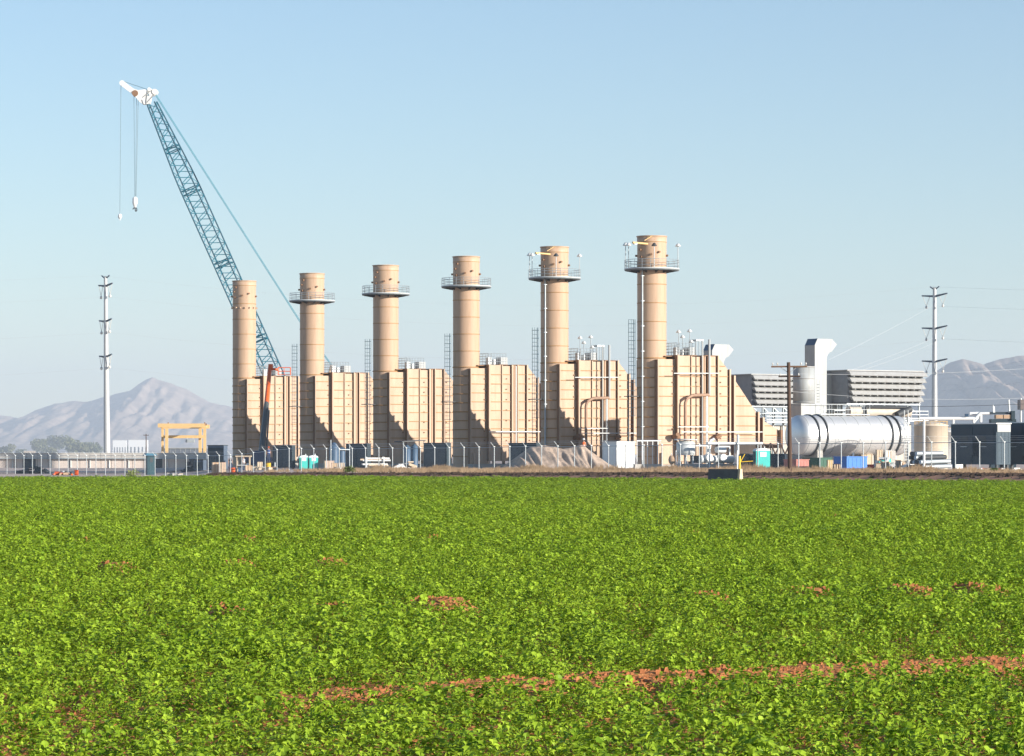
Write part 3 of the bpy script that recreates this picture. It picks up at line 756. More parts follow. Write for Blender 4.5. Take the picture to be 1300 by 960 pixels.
# ------------------------------------------------------------------ transmission poles and lines
def tpole(px, Y, ytop, ybot, rbot, rtop, arms, label, asgn):
    X = wx(px, Y); t = empty('transmission_pole', (X, Y, G(X, Y)), 0, label, 'transmission pole', 'steel transmission poles')
    g = G(X, Y); H = wz(ytop, Y)-g; tips = []
    lean = (wx(px+2.0*(1 if px < 600 else 0), Y)-X)
    MB().tube((lean, 0, 0), (0, 0, H), rbot, 14, r1=rtop).build('pole_shaft', POLEG, t)
    for (yy, half) in arms:
        z = wz(yy, Y)-g
        ins = []
        for s_ in (-1, 1):
            L = half*Y/F; tip = Vector((s_*L*.95, s_*-L*.9, z+(.35 if s_ > 0 else .0)))
            MB().tube((0,0,z-.25), tip, .30, 6, r1=.16).build('crossarm', POLEA, t)
            a = tip*.35+Vector((0,0,z*.65)); b = tip*.95+Vector((0,0,z*.05)); c = (a+b)/2+Vector((0,0,-2.5))
            m = MB(); m.tube(a, c, .06, 5); m.tube(b, c, .06, 5); st = m.build('insulator_string', INSUL, t)
            m = MB(); m.lathe([(.05,.3),(.28,.2),(.3,-.25),(.05,-.4)], 8, tuple(c+Vector((0,0,-.2)))); m.build('clamp', INSUL, st)
            tips.append(Vector((X, Y, g))+c+Vector((0,0,-.4)))
    z = H-.3
    for s_ in (-1, 1): MB().tube((0,0,z-.3), (s_*.95,-s_*.8,z+.5), .15, 6).build('top_bracket', POLEA, t); tips.append(Vector((X+s_*.95, Y-s_*.8, g+z+.5)))
    return tips
TA = tpole(134, 705, 351, 580, .78, .38, [(362,10.5),(407,9.5),(452,9.5)], 'steel transmission pole rising before the left mountain', 1)
TB = tpole(1186.5, 738, 365, 545, .80, .42, [(375,15),(416,15),(458,15)], 'steel transmission pole right of the filter house before the right mountain', 1)
def wire(name, a, b, sag, r, m_, label, cat='power line', group=None, n=24):
    a = Vector(a); b = Vector(b); o_ = a.copy(); pts = []
    for k in range(n+1):
        t_ = k/n; q = a.lerp(b, t_); q.z -= sag*4*t_*(1-t_); pts.append(q-o_)
    m = MB(); m.path(pts, r, 4); o = m.build(name, m_, None); o.location = o_; tag(o, label, cat, group); return o
WM = mat('aluminium_conductor', (.5,.52,.54), .4, metal=.3)
wl = ['highest', 'second', 'third', 'fourth', 'fifth', 'lowest']
def order(T): return sorted(T, key=lambda q: -q.z)
A_, B_ = order(TA), order(TB)
for k in (0, 2, 4, 6):
    nm = {0:'topmost', 2:'upper', 4:'middle', 6:'lowest'}[k]
    wire('power_line', A_[k], B_[k], 5.5, .014, WM, f'{nm} of the thin wires sagging behind the stacks between both steel poles', group='thin wires between the steel poles')
    wire('power_line', A_[k], A_[k]+Vector((-190, -60, 2-k*.5)), 4, .014, WM, f'{nm} of the thin wires running left out of the picture from the left steel pole', group='thin wires left of the left steel pole')
    wire('power_line', B_[k], B_[k]+Vector((200, -120, -3)), 3, .016, WM, f'{nm} of the thin wires running right out of the picture from the right steel pole', group='thin wires right of the right steel pole')
SUBW = mat('pale_conductor', (.62,.64,.64), .4, metal=.1)
for k, (ya, xb, yb) in enumerate([(388, 1052, 457), (430, 1066, 475), (436, 1095, 470)]):
    wire('feeder_wire', W(1184, ya, 735), W(xb, yb, 470), .25, .022, SUBW, ['top','middle','bottom'][k]+' pale feeder wire slanting from the right steel pole down to the filter house', group='feeder wires left of the right pole')
for k, (xa, ya, yb) in enumerate([(1188,476,456),(1188,482,461),(1188,497,484)]):
    wire('feeder_wire', W(xa, ya, 735), W(1330, yb-4, 560), .3, .022, SUBW, ['top','middle','bottom'][k]+' pale feeder wire rising to the right before the right mountain', group='feeder wires before the right mountain')
# ------------------------------------------------------------------ wooden utility pole
UY = 258.0; ux = wx(1001.5, UY)
up_t = empty('utility_pole', (ux, UY, G(ux, UY)-.3), 0, 'brown wooden utility pole with two crossarms at the field edge', 'utility pole')
g = G(ux, UY)-.3; H = wz(460, UY)-g
MB().tube((.1,0,0), (-.03,0,H), .19, 12, r1=.14).build('pole_shaft', WOOD, up_t)
m = MB(); z = wz(465.5, UY)-g; d = Vector((.97,-.25,0)).normalized()
def along(c, L0, L1, z, hh, w, m_):
    mb = MB(); M = Matrix.Translation((0,0,z)) @ Matrix.Rotation(math.atan2(d.y, d.x), 4, 'Z'); mb.box(L0, L1, -w, w, -hh, hh, M); return mb
ca = along(0, -1.45, 1.5, z, .065, .08, ARMW).build('crossarm', ARMW, up_t)
cb = along(0, -.85, .95, wz(478, UY)-g, .06, .08, WOOD).build('crossarm', WOOD, up_t)
for L_ in (-1.35, -.95, 1.0, 1.4):
    q = d*L_; MB().lathe([(.03,0),(.03,.1),(.07,.12),(.06,.24),(.01,.26)], 8, (q.x, q.y, z+.07)).build('insulator', INSUL, ca)
m = MB(); m.tube(d*-.75+Vector((0,0,z)), (0,0,z-.55), .025, 4); m.tube(d*.75+Vector((0,0,z)), (0,0,z-.55), .025, 4); m.build('brace', GALVW, up_t)
for L_ in (-.7, .8):
    q = d*L_; MB().lathe([(.02,0),(.06,.05),(.05,.16),(.01,.2)], 8, (q.x, q.y, wz(478,UY)-g+.06)).build('insulator', INSUL, cb)
ot = Vector((ux, UY, g))
wire('utility_wire', ot+d*.95+Vector((0,0,wz(478,UY)-g+.2)), W(1330, 466, 262), .25, .012, SUBW, 'upper white wire running right from the wooden pole', group='wires of the wooden pole')
wire('utility_wire', ot+Vector((.15,0,wz(497,UY)-g)), W(1330, 504, 262), .4, .012, SUBW, 'middle white wire running right from the wooden pole', group='wires of the wooden pole')
wire('utility_wire', ot+Vector((.15,0,wz(514,UY)-g)), W(1340, 511, 262), .25, .018, DARK, 'lowest dark wire running right from the wooden pole', group='wires of the wooden pole')
# ------------------------------------------------------------------ chain-link fence
FO = Vector((36.5, 246)); FD = Vector((-.51, .86))/Vector((-.51,.86)).length
fence = empty('chain_link_fence', (FO.x, FO.y, G(FO.x, FO.y)), AX+R(90), 'long chain-link fence with angled barbed-wire arms before the power plant', 'fence')
FZ = G(FO.x, FO.y)
def fpt(s_):                                    # world point on the fence line
    q = FO+FD*s_; return q.x, q.y, G(q.x, q.y)
post_m = MB(); post_m.tube((0,0,-.4), (0,0,2.5), .045, 7); post_me = post_m.mesh('post', mat('fence_post_zinc', (.46,.49,.50), .5, metal=.2))
arm_m = MB(); arm_m.tube((0,0,2.45), (0,.42,2.93), .028, 5); arm_m.box(-.07,.07,-.07,.07,2.42,2.5); arm_me = arm_m.mesh('barb_arm', GALVW)
S0, S1, DS = -30.0, 222.0, 3.0
rail = MB(); link = MB(); barb = MB(); k = 0; s_ = S0
MBX = []
while s_ <= S1:
    x, y, z = fpt(s_); loc = (s_, 0, z-FZ)
    po = obj('post', post_me, fence, loc); obj('barb_arm', arm_me, po)
    MBX.append((s_, z-FZ)); s_ += DS
for (a, za), (b, zb) in zip(MBX[:-1], MBX[1:]):
    rail.tube((a,0,za+2.42), (b,0,zb+2.42), .03, 5, caps=False)
    link.add([(a,.03,za+.05), (b,.03,zb+.05), (b,.03,zb+2.42), (a,.03,za+2.42)], [(0,1,2,3)])
    for q in (.15, .29, .42): barb.tube((a,q,za+2.45+q*1.14), (b,q,zb+2.45+q*1.14), .012, 3, caps=False)
rail.build('top_rail', GALV, fence); link.build('wire_mesh', CHAIN, fence); barb.build('barbed_wire', GALVW, fence)
# ------------------------------------------------------------------ gravel pile
def pile():
    Yc = 326.0
    X0, X1 = wx(612, Yc), wx(800, Yc); vs = []; nx, ny = 150, 70
    sil = [(612,601),(622,600),(635,594),(650,584),(662,575),(672,568),(682,566),(692,565),(702,566.5),(714,569.5),(726,567.5),(738,564.5),(744,568),(750,572.5),(760,580),(772,588),(785,595),(795,598),(806,600)]
    def top(px):
        for (a, ya), (b, yb) in zip(sil[:-1], sil[1:]):
            if a <= px <= b: return ya+(yb-ya)*(px-a)/(b-a)
        return 600
    for j in range(ny+1):
        t_ = j/ny
        for i in range(nx+1):
            px = 606+200*i/nx; X = wx(px, Yc); Y = Yc-7+14*t_; g = G(X, Y)
            Ht = max(0, wz(top(px), Yc)-g)
            crest = 1-abs(t_-.5)*2
            # two cones merging with rills
            prof = min(1, crest*1.55)
            n1 = noise.noise(Vector((X*.6+crest*2.6, 2, 1)))*.55 + noise.noise(Vector((X*1.9+crest*3.5, 4, 7)))*.34
            prof = min(1, crest*1.25)
            z = g-.05 + Ht*prof*(1+n1*(1.02-prof)*2.1) + .05*noise.noise(Vector((X*3, Y*3, 0)))*prof
            vs.append((X, Y, z))
    fs = [(j*(nx+1)+i, j*(nx+1)+i+1, (j+1)*(nx+1)+i+1, (j+1)*(nx+1)+i) for j in range(ny) for i in range(nx)]
    o_ = Vector((wx(705, Yc), Yc, 0)); vs = [Vector(v)-o_ for v in vs]
    me = bpy.data.meshes.new('gravel_pile'); me.from_pydata(vs, [], fs); me.materials.append(PILE); me.polygons.foreach_set('use_smooth', [True]*len(fs)); me.update()
    o = obj('gravel_pile', me, loc=o_); tag(o, 'long grey-brown gravel heap with rilled slopes behind the fence', 'gravel pile')
pile()
# ------------------------------------------------------------------ yard objects
def uw(n_px, Y, px=700): return n_px*Y/F/(math.cos(AX)-math.sin(AX)*(px-650)/F)
TRAIL = mat('trailer_slate_paint', (.035,.065,.09), .6, var=.1)
def container(x0, x1, ytop, Y, dv, label, m1=SLATE, m2=SLATE2, cat='container', name='container', group=None, roofm=None, lift=0.0):
    """front face spans x0..x1 on the plant grid; origin at the front left corner"""
    X = wx(x0, Y); g = G(X, Y); t = empty(name, (X, Y, g), AX, label, cat, group)
    w = uw(x1-x0, Y, x0); h = wz(ytop, Y)-g
    MB().box(0, w, 0, dv, .15+lift, h-.08).build('body', m1, t)
    MB().box(-.06, w+.06, -.06, dv+.06, h-.08, h).build('roof', roofm or m2, t)
    n = max(4, int(w/.45)); cm = MB().box(-.05, .05, -.02, 0, .3+lift, h-.2).mesh('corrugation', m1)
    for k in range(n): obj('corrugation', cm, t, (w*(k+.5)/n, 0, 0))
    MB().box(-.03, 0.0, .3, dv*.48, .35+lift, h-.35).build('door', m2, t); MB().box(-.03, 0.0, dv*.52, dv-.3, .35+lift, h-.35).build('door', m2, t)
    s_ = MB()
    for a in (.1, w-.3):
        for b in (.1, dv-.3): s_.box(a, a+.2, b, b+.2, -.1, .15+lift)
    s_.build('foot', DARK, t)
    if cat == 'trailer':
        MB().box(.05, w-.05, -.08, -.05, h-.75, h-.12).build('lit_front_strip', LGREY, t)  # pale strip paints the sunlit part of the front above the shadow line
        for k in (.22, .62): f_ = MB().box(-.06, -.03, dv*k, dv*k+.9, 1.7+lift, 2.5+lift).build('window', mat('dark_glass', (.02,.03,.04), .35), t); MB().box(-.05, -.02, dv*k-.06, dv*k+.96, 1.62+lift, 1.69+lift).build('sill', GALV, f_)
        MB().box(-.5, -.03, dv*.42, dv*.55, .9+lift, 2.2+lift).build('air_conditioner', SLATE2, t)
    MB().box(-.035, -.005, 0, dv, h*.72, h*.75).build('side_rail', m2, t)
    return t
container(370.5, 375, 565, 396, 5.4, 'slate enclosure right of the orange boom lift, below the leftmost casing', group='slate enclosures along the fence')
container(466, 471, 563, 388, 5.6, 'slate enclosure just left of the stacked white lumber', group='slate enclosures along the fence')
container(567, 572.5, 562, 360, 5.4, 'slate enclosure below the third casing from the right, left of the gravel heap', group='slate enclosures along the fence')
container(681, 686, 562, 346, 6, 'slate enclosure whose roof shows over the gravel heap', group='slate enclosures along the fence')
container(258, 262, 583.5, 417, 3, 'low dark shed left of the navy container before the pale low building', NAVY, SLATE)
container(284, 289, 565, 405, 4.8, 'tall navy container at the right end of the pale low building', NAVY, SLATE)
container(1265, 1283, 537, 262, 6.0, 'large slate trailer at the right edge, left of its twin', m1=TRAIL, cat='trailer', name='office_trailer', roofm=WHITE, group='slate trailers by the right edge', lift=.5)
container(1332, 1350, 535.5, 262, 6.6, 'large slate trailer cut by the right edge of the picture', m1=TRAIL, cat='trailer', name='office_trailer', roofm=WHITE, group='slate trailers by the right edge', lift=.5)
container(950, 965, 576, 352, 2, 'dark low cabinet left of the single teal toilet', SLATE, SLATE2, cat='cabinet', name='equipment_cabinet')
container(984, 998, 576, 350, 2.5, 'dark low cabinet between the single teal toilet and the wooden pole', SLATE, SLATE2, cat='cabinet', name='equipment_cabinet')
container(1075, 1101, 579.5, 318, 2.2, 'bright blue waste skip in front of the silver tank', BLUE, BLUE, cat='skip', name='waste_skip')
container(1011, 1027, 583, 322, 2.2, 'faded red skip just right of the wooden pole', PINK, PINK, cat='skip', name='waste_skip')
container(1040, 1056, 581, 326, 3, 'dark green bin left of the bright blue skip', GREENB, GREENB, cat='bin', name='waste_bin')
# white enclosure beside the second casing
t = container(783, 806, 560.5, 352, 3.0, 'white equipment enclosure behind the right slope of the gravel heap', WHITE, OFFW, cat='enclosure', name='white_enclosure')
m = MB()
for px in (0,): 
    for k in range(5): m.tube((uw(26,352)+k*.7, 0, 0), (uw(26,352)+k*.7, 0, wz(559,352)-.5), .06, 6)
    m.tube((uw(26,352), 0, wz(559,352)-.55), (uw(26,352)+3.2, 0, wz(559,352)-.55), .08, 6)
m.build('pipe_stand', WHITE, t)
# portable toilets
def toilet(x0, x1, ytop, Y, label, group='teal portable toilets'):
    px = (x0+x1)/2; X = wx(px, Y); g = G(X, Y); t = empty('portable_toilet', (X, Y, g), R(12), label, 'portable toilet', group)
    w = (x1-x0)*Y/F; h = wz(ytop, Y)-g; hw = w/2
    MB().box(-hw, hw, -.55, .55, .12, h-.22).build('cabin', TEAL, t)
    MB().box(-hw*.8, hw*.8, -.6, -.55, .16, h-.3).build('door', TEAL, t)
    d_ = MB(); d_.box(-hw*.45, hw*.45, -.63, -.6, h*.62, h*.84); d_.build('door_notice', OFFW, t)
    MB().prism([(-hw-.05, h-.22), (hw+.05, h-.22), (hw*.8, h-.03), (0, h+.04), (-hw*.8, h-.03)], -.6, .6).build('roof', OFFW, t)
    s_ = MB(); s_.box(-hw-.05, hw+.05, -.6, .6, 0, .12); s_.build('skid', DARK, t)
    s_ = MB()
    for k in range(5): s_.box(-hw-.03, -hw, -.45+k*.2, -.37+k*.2, .2, h-.3); s_.box(hw, hw+.03, -.45+k*.2, -.37+k*.2, .2, h-.3)
    s_.build('side_rib', TEALD, t)
    s_ = MB(); s_.tube((hw*.6,.4,h-.1),(hw*.6,.4,h+.2),.05,6); s_.build('vent_pipe', OFFW, t)
toilet(379.5, 391, 578.5, 372, 'left one of the two adjoining teal portable toilets')
toilet(391.6, 403, 578.5, 369, 'right one of the two adjoining teal portable toilets')
toilet(957.5, 976, 569.5, 312, 'single teal portable toilet left of the wooden utility pole')
# guard booth
X = wx(191, 402); t = empty('guard_booth', (X, 402, G(X, 402)), R(20), 'small dark teal booth with overhanging roof behind the left fence', 'booth')
h = wz(576, 402)-G(X,402); MB().box(-.5,.55,-.5,.5,0,h-.25).build('cabin', TEALD, t); MB().prism([(-.85,h-.3),(.7,h-.3),(.6,h),(-.6,h+.08)],-.7,.7).build('roof', mat('booth_roof', (.03,.14,.22), .5), t)
MB().box(-.3,.3,-.54,-.5,.1,h-.5).build('door', TEALD, t); MB().box(-.18,.18,-.56,-.54,h*.6,h*.8).build('window', DARK, t)
# crates and boxes
def crate(x0, x1, ytop, Y, label, m_=PLANK, rz=None, dd=None):
    px = (x0+x1)/2; X = wx(px, Y); g = G(X, Y); rz = AX*.5 if rz is None else rz
    t = empty('crate', (X, Y, g), rz, label, 'crate', 'wooden crates in the yard')
    w = (x1-x0)*Y/F*.92; h = wz(ytop, Y)-g; d_ = dd or w*.7
    MB().box(-w/2, w/2, -d_/2, d_/2, .1, h-.04).build('body', m_, t)
    MB().box(-w/2-.03, w/2+.03, -d_/2-.03, d_/2+.03, h-.05, h).build('lid', m_, t)
    bt_ = MB().box(-.05, .05, -.04, 0, .1, h-.06).mesh('batten', PLANK2)
    for k in (-.46, 0, .46): obj('batten', bt_, t, (w*k, -d_/2, 0))
    s_ = MB()
    for k in (-.4, 0, .35): s_.box(w*k, w*k+.12, -d_/2, d_/2, 0, .1)
    s_.build('skid', PLANK2, t)
crate(269, 280, 587, 385, 'plywood crate standing before the navy container')
crate(281, 286.5, 587, 384, 'narrow pinkish crate at the right side of the plywood crate', mat('pink_ply', (.52,.34,.26), .8))
crate(311, 320, 591, 377, 'small plywood crate under the little shelter')
crate(411, 424, 585, 368, 'large pale crate right of the two toilets', mat('pink_ply2', (.55,.42,.35), .8))
crate(421, 428, 588, 366, 'lower pale crate leaning against the large pale crate')
crate(429, 437, 587.5, 368, 'grey crate left of the green tumbleweed', CONC)
crate(501, 512, 591, 352, 'orange-brown crate among the white lumber and rubble', PLANK)
crate(476, 482, 592, 352, 'small brown crate under the lumber rack', PLANK)
crate(326.5, 333, 586.5, 384, 'small raised crate left of the yellow drum', PLANK2)
crate(1078, 1090, 570, 342, 'white box stacked above the left part of the bright blue skip', WHITE)
crate(1090.5, 1107, 570.5, 341, 'pale wooden box above the right part of the bright blue skip', PLANK2)
crate(1112, 1120, 571, 338, 'tall pale box under the middle of the silver tank', PLANK2)
crate(1123, 1131, 572, 338, 'white tall box left of the tank saddle', WHITE)
crate(1050, 1057, 584, 316, 'small yellowish box right of the dark green bin', mat('yellow_ply', (.6,.45,.2), .8))
crate(1058, 1066, 589, 314, 'low dark wooden box left of the bright blue skip', WOOD)
crate(1119, 1128, 586, 322, 'brown box in the clutter right of the bright blue skip', PLANK)
crate(1137, 1143, 584, 322, 'small brown box at the right end of the clutter', PLANK)
# drums
def drum(px, ytop, Y, label, m_, r=.32):
    X = wx(px, Y); g = G(X, Y); h = wz(ytop, Y)-g; t = empty('drum', (X, Y, g), 0, label, 'drum', 'drums in the yard')
    MB().lathe([(.01,0),(r,0),(r,h*.33),(r+.03,h*.35),(r,h*.37),(r,h*.66),(r+.03,h*.68),(r,h*.7),(r,h),(.01,h-.02)], 16).build('barrel', m_, t)
    MB().lathe([(r,h-.04),(r+.03,h-.04),(r+.03,h+.02),(r,h+.02)], 16).build('rim', m_, t)
drum(340.5, 588, 384, 'yellow drum left of the slate enclosure', YELB)
drum(332, 593, 383, 'pale blue drum left of the yellow drum', mat('pale_blue', (.35,.45,.48), .5), .5)
drum(296, 594, 380, 'orange drum behind the fence right of the plywood crate', ORNG, .45)
drum(346, 594, 381, 'small red drum right of the yellow drum', REDM)
drum(301, 594, 380, 'dark blue drum right of the orange drum', NAVY, .4)
drum(97, 597, 392, 'orange safety drum standing alone behind the left fence', ORNG, .25)
drum(1104, 590, 322, 'red drum at the right end of the bright blue skip', REDM, .45)
drum(985, 596, 300, 'white drum between toilet and wooden pole', WHITE, .3)
# blue upright vessels
t = grid_thing('vessel_skid', 418, 388, 'blue-grey upright vessels right of the two toilets', 'vessel skid')
for k, (u, r_, h_) in enumerate(((.4,.6,3.1),(1.7,.5,2.7),(.9,.45,3.3))):
    MB().lathe([(r_,0),(r_,h_-.4),(r_*.7,h_-.1),(.02,h_)], 20, (u, (k-1)*.5, 0)).build('vessel', STEELB, t)
m = MB(); m.tube((-.2,-.8,0),(-.2,-.8,3.6),.07,6); m.tube((2.4,-.8,0),(2.4,-.8,3),.07,6); m.tube((-.2,-.8,2.4),(2.4,-.8,2.4),.07,6); m.build('frame', GALV, t)
MB().box(-.4,2.7,-1,1,0,.15).build('base_frame', DARK, t)
t = grid_thing('vessel_skid', 514, 375, 'blue-grey vessels under a small dark canopy left of the third slate enclosure', 'vessel skid')
for k, (u, h_) in enumerate(((.3,3.0),(1.3,3.1))): MB().lathe([(.42,0),(.42,h_-.3),(.02,h_)], 18, (u,0,0)).build('vessel', STEELB, t)
MB().prism([(-.9,3.25),(2.3,3.45),(2.3,3.55),(-.9,3.4)], -1, 1).build('canopy', DARK, t)
m = MB()
for u in (-.7,2.1): m.tube((u,-.9,0),(u,-.9,3.3),.06,5)
m.build('canopy_post', GALV, t)
# process skid beside the nearest casing
t = grid_thing('process_skid', 862, 352, 'pale metal process skid with a round vessel before the nearest casing', 'process skid')
g = t.location.z; q = lambda y: wz(y, 352)-g
MB().lathe([(.95,q(578)),(1.05,q(577)),(1.05,q(562)),(.7,q(559.5)),(.02,q(559))], 24, (.9,0,0)).build('vessel', GALVW, t)
MB().lathe([(1.25,q(558.6)),(1.3,q(558.6)),(1.3,q(557.4)),(.02,q(557.2)),(.02,q(558.6))], 24, (.9,0,0)).build('top_plate', WHITE, t)
m = MB()
for k in range(6):
    a = k*math.pi/3; m.tube((.9+.9*math.cos(a), .9*math.sin(a), 0), (.9+.9*math.cos(a), .9*math.sin(a), q(577)), .08, 6)
m.build('leg', GALVW, t)
m = MB(); m.tube((2.4,-.6,q(583)),(6.8,-.6,q(583)),.45,14); m.build('motor_casing', GALVW, t)
m = MB(); m.tube((3.2,-.8,q(581)),(3.2,-1.4,q(581)),.42,14); m.tube((5.1,-.8,q(581)),(5.1,-1.4,q(581)),.42,14); m.build('fan_hub', WHITE, t)
m = MB(); m.box(2.3,7.2,-.3,1.2,q(588),q(578.5)); m.build('dark_body', DARK, t)
MB().box(.4,7.4,-1.2,1.6,0,q(589)).build('base_slab', CONC, t)
m = MB()
m.path([(2.0,-.4,q(566)),(3.6,-.4,q(566)),(3.6,-.4,q(578))], .1, 8); m.path([(4.0,-.2,q(590)),(4.0,-.2,q(560)),(4.6,-.2,q(557))], .14, 8); m.path([(5,-.5,q(580)),(5,-.5,q(567)),(6.5,-.5,q(567)),(6.5,-.5,q(585))], .09, 8)
m.tube((-1.2,-.3,0),(-1.2,-.3,q(575)),.06,6); m.tube((-.6,-.3,0),(-.6,-.3,q(572)),.06,6); m.tube((4.4,-.9,q(571)),(5.6,-.9,q(571)),.35,10)
m.build('pipework', WHITE, t)
m = MB(); m.ball((-1.2,-.3,q(584)), .36, 10, 1.5); m.build('pump', PLANK, t)
# the big header pipe on stands
t = grid_thing('pipe_header', 898, 350, 'thick white header pipe on stands before the nearest casing', 'pipe')
g = t.location.z; q = lambda y: wz(y, 350)-g
Lh = uw(70, 350, 930)
MB().tube((0,0,q(563)),(Lh,0,q(563)),.17,10).build('pipe', WHITE, t)
for u in (.3, Lh*.5, Lh-.2): MB().tube((u,0,0),(u,0,q(563)),.08,6).build('stand', GALVW, t)
MB().tube((Lh*.5+.2,-.3,q(596)),(Lh*.5+.2,-.3,q(552)),.15,10).build('riser', GALVW, t)
# low concrete wall
t = grid_thing('low_wall', 998, 344, 'low pale concrete wall behind the skips under the silver tank', 'wall')
g = t.location.z; n = 7; Lw = uw(70, 344, 1030)/n; pm = MB().box(.01, Lw-.01, 0, .25, 0, wz(577.5,344)-g).mesh('wall_panel', mat('pale_concrete', (.55,.53,.49), .85))
for k in range(n): obj('wall_panel', pm, t, (Lw*k, 0, 0))
MB().box(0, Lw*n, -.04, .29, wz(577.5,344)-g, wz(576.5,344)-g).build('coping', CONC, t)
t = grid_thing('low_wall', 806, 345, 'low pale concrete kerb wall right of the white enclosure', 'wall')
g = t.location.z; Lw = uw(34, 345, 820)/4; pm = MB().box(.01, Lw-.01, 0, .3, 0, .55).mesh('wall_panel', CONC)
for k in range(4): obj('wall_panel', pm, t, (Lw*k, 0, 0))
# black truss left of the wooden pole
t = grid_thing('steel_truss', 972, 356, 'dark steel truss standing behind the single teal toilet', 'truss')
g = t.location.z; z0_, z1_ = wz(577,356)-g, wz(562.5,356)-g; m = MB(); s = .86
for k in range(3):
    a = k*1.35; m.tube((a,0,z0_),(a+.68,0,z1_),.09,5); m.tube((a+.68,0,z1_),(a+1.35,0,z0_),.09,5)
m.tube((0,0,z0_),(4.05,0,z0_),.08,5); m.build('lattice', WOOD, t)
m = MB()
for k in range(4): m.tube((k*1.35,0,0),(k*1.35,0,z0_),.06,5)
m.build('leg', WOOD, t)
# yellow barrier arm and stand
X = wx(941, 262); t = empty('barrier_gate', (X, 262, G(X, 262)), 0, 'yellow pipe gate post with slanting arm behind the concrete barrier', 'barrier gate')
g = t.location.z; q = lambda x, y: (wx(x,262)-X, 0, wz(y,262)-g)
m = MB(); m.tube(q(939,600), q(939,579), .09, 8); m.build('post', YELB, t)
m = MB(); m.tube(q(939,588), q(945.5,576.5), .045, 6); m.tube(q(939,586.5), q(956,585.5), .04, 6); m.build('arm', YELB, t)
m = MB(); m.tube(q(936,600), q(936,572), .06, 6); m.build('white_post', WHITE, t)
# concrete barrier at the field edge
bY = 224.0; X = wx(901.5, bY); g = G(X, bY)
t = empty('concrete_barrier', (X, bY+1.2, g), R(-42), 'concrete traffic barrier with painted-in shaded side and sunlit end at the field edge', 'barrier')
Lb_ = 36*bY/F/math.cos(R(42)); hh = wz(595.5, bY)-g
prof = [(-.33,0),(.33,0),(.30,.1),(.13,.34),(.08,hh),(-.08,hh),(-.13,.34),(-.30,.1)]
vs = [(0,a,b) for a,b in prof]+[(Lb_,a,b) for a,b in prof]; n_ = 8
MB().add(vs, [tuple(range(n_)), tuple(range(2*n_-1,n_-1,-1))]+[(i,(i+1)%n_,(i+1)%n_+n_,i+n_) for i in range(n_)]).build('barrier_body', CONCD, t)  # dark colour carries the shade of the side turned from the sun
prof2 = [(a*1.5, b+.01) for a, b in prof]; vs = [(Lb_+.01,a,b) for a,b in prof2]+[(Lb_+.2,a,b) for a,b in prof2]
MB().add(vs, [tuple(range(n_)), tuple(range(2*n_-1,n_-1,-1))]+[(i,(i+1)%n_,(i+1)%n_+n_,i+n_) for i in range(n_)]).build('lit_end_cap', PLANK2, t)  # pale colour carries the sunlight on the near end
# lumber rack
t = grid_thing('lumber_rack', 457, 362, 'rack of long white and pale beams before the slate enclosure', 'lumber rack', rz=R(10))
g = t.location.z; q = lambda y: wz(y,362)-g; k = 0
for (yy, a, b) in ((583.5,0,3.0),(582,.6,3.4),(589.5,.2,3.2),(591,.8,3.3),(596,.4,1.8),(584.5,.3,3.5),(590.5,1.0,2.8),(597,1.0,2.2)):
    MB().box(a, b, -.35+.13*(k % 5), -.15+.13*(k % 5), q(yy)-.09, q(yy)+.09).build('beam', WHITE if k % 3 else PLANK2, t); k += 1
m = MB()
for u in (.7, 2.7):
    for v in (-.5,.5): m.tube((u,v,0),(u,v,q(580)),.06,5)
    for yy in (585.6,592.6): m.tube((u,-.5,q(yy)),(u,.5,q(yy)),.05,5)
m.build('frame', GALVW, t)
# rubble piles
def rubble(px0, px1, ytop, Y, label, ms, n, seed, name='rubble_pile', cat='rubble pile'):
    rd = random.Random(seed); X = wx((px0+px1)/2, Y); g = G(X, Y); t = empty(name, (X, Y, g), 0, label, cat)
    w = (px1-px0)*Y/F/2; h = wz(ytop, Y)-g
    for k in range(n):
        a = rd.uniform(-1, 1); hz = h*(1-abs(a)**1.6)*rd.uniform(.05, 1); s1, s2, s3 = rd.uniform(.12,.42), rd.uniform(.1,.35), rd.uniform(.06,.25)
        M = Matrix.Translation((a*w, rd.uniform(-.6,.6), max(.08, hz-.1))) @ Matrix.Rotation(rd.uniform(0,3), 4, 'Z') @ Matrix.Rotation(rd.uniform(-.5,.5), 4, 'X')
        MB().box(-s1, s1, -s2, s2, -s3, s3, M).build('debris_piece', rd.choice(ms), t)
rubble(498, 520, 590, 350, 'heap of white and pale rubble left of the pinkish rubble', [WHITE, WHITE, PLANK2, CONC], 26, 1)
rubble(512, 527, 584, 352, 'pinkish rubble heap below the vessels canopy', [mat('pink_ply2',(.5,.4,.35)), CONC, PLANK2], 26, 2)
rubble(1107, 1136, 579, 326, 'jumbled teal and brown scrap right of the bright blue skip', [TEAL, PLANK, PLANK2, DARK, GALVW, WHITE], 46, 3, 'scrap_pile', 'scrap pile')
rubble(1136, 1160, 583, 326, 'jumbled brown scrap left of the steel pipe stack', [PLANK, PLANK2, DARK, NAVY, WHITE], 36, 4, 'scrap_pile', 'scrap pile')
rubble(425, 440, 596, 364, 'low pale rubble at the foot of the grey crate', [WHITE, PLANK2, CONC], 14, 5)
rubble(322, 350, 598, 378, 'low dark scrap along the fence before the boom lift', [DARK, PINK, PLANK, PLANK2], 22, 6, 'scrap_pile', 'scrap pile')
rubble(214, 232, 599, 385, 'low sandy rubble right of the teal booth', [PLANK, PLANK2, CONC], 14, 8)
rubble(66, 92, 598, 392, 'low scrap with orange pieces behind the far left fence', [PLANK, DARK, WHITE, ORNG], 18, 9, 'scrap_pile', 'scrap pile')
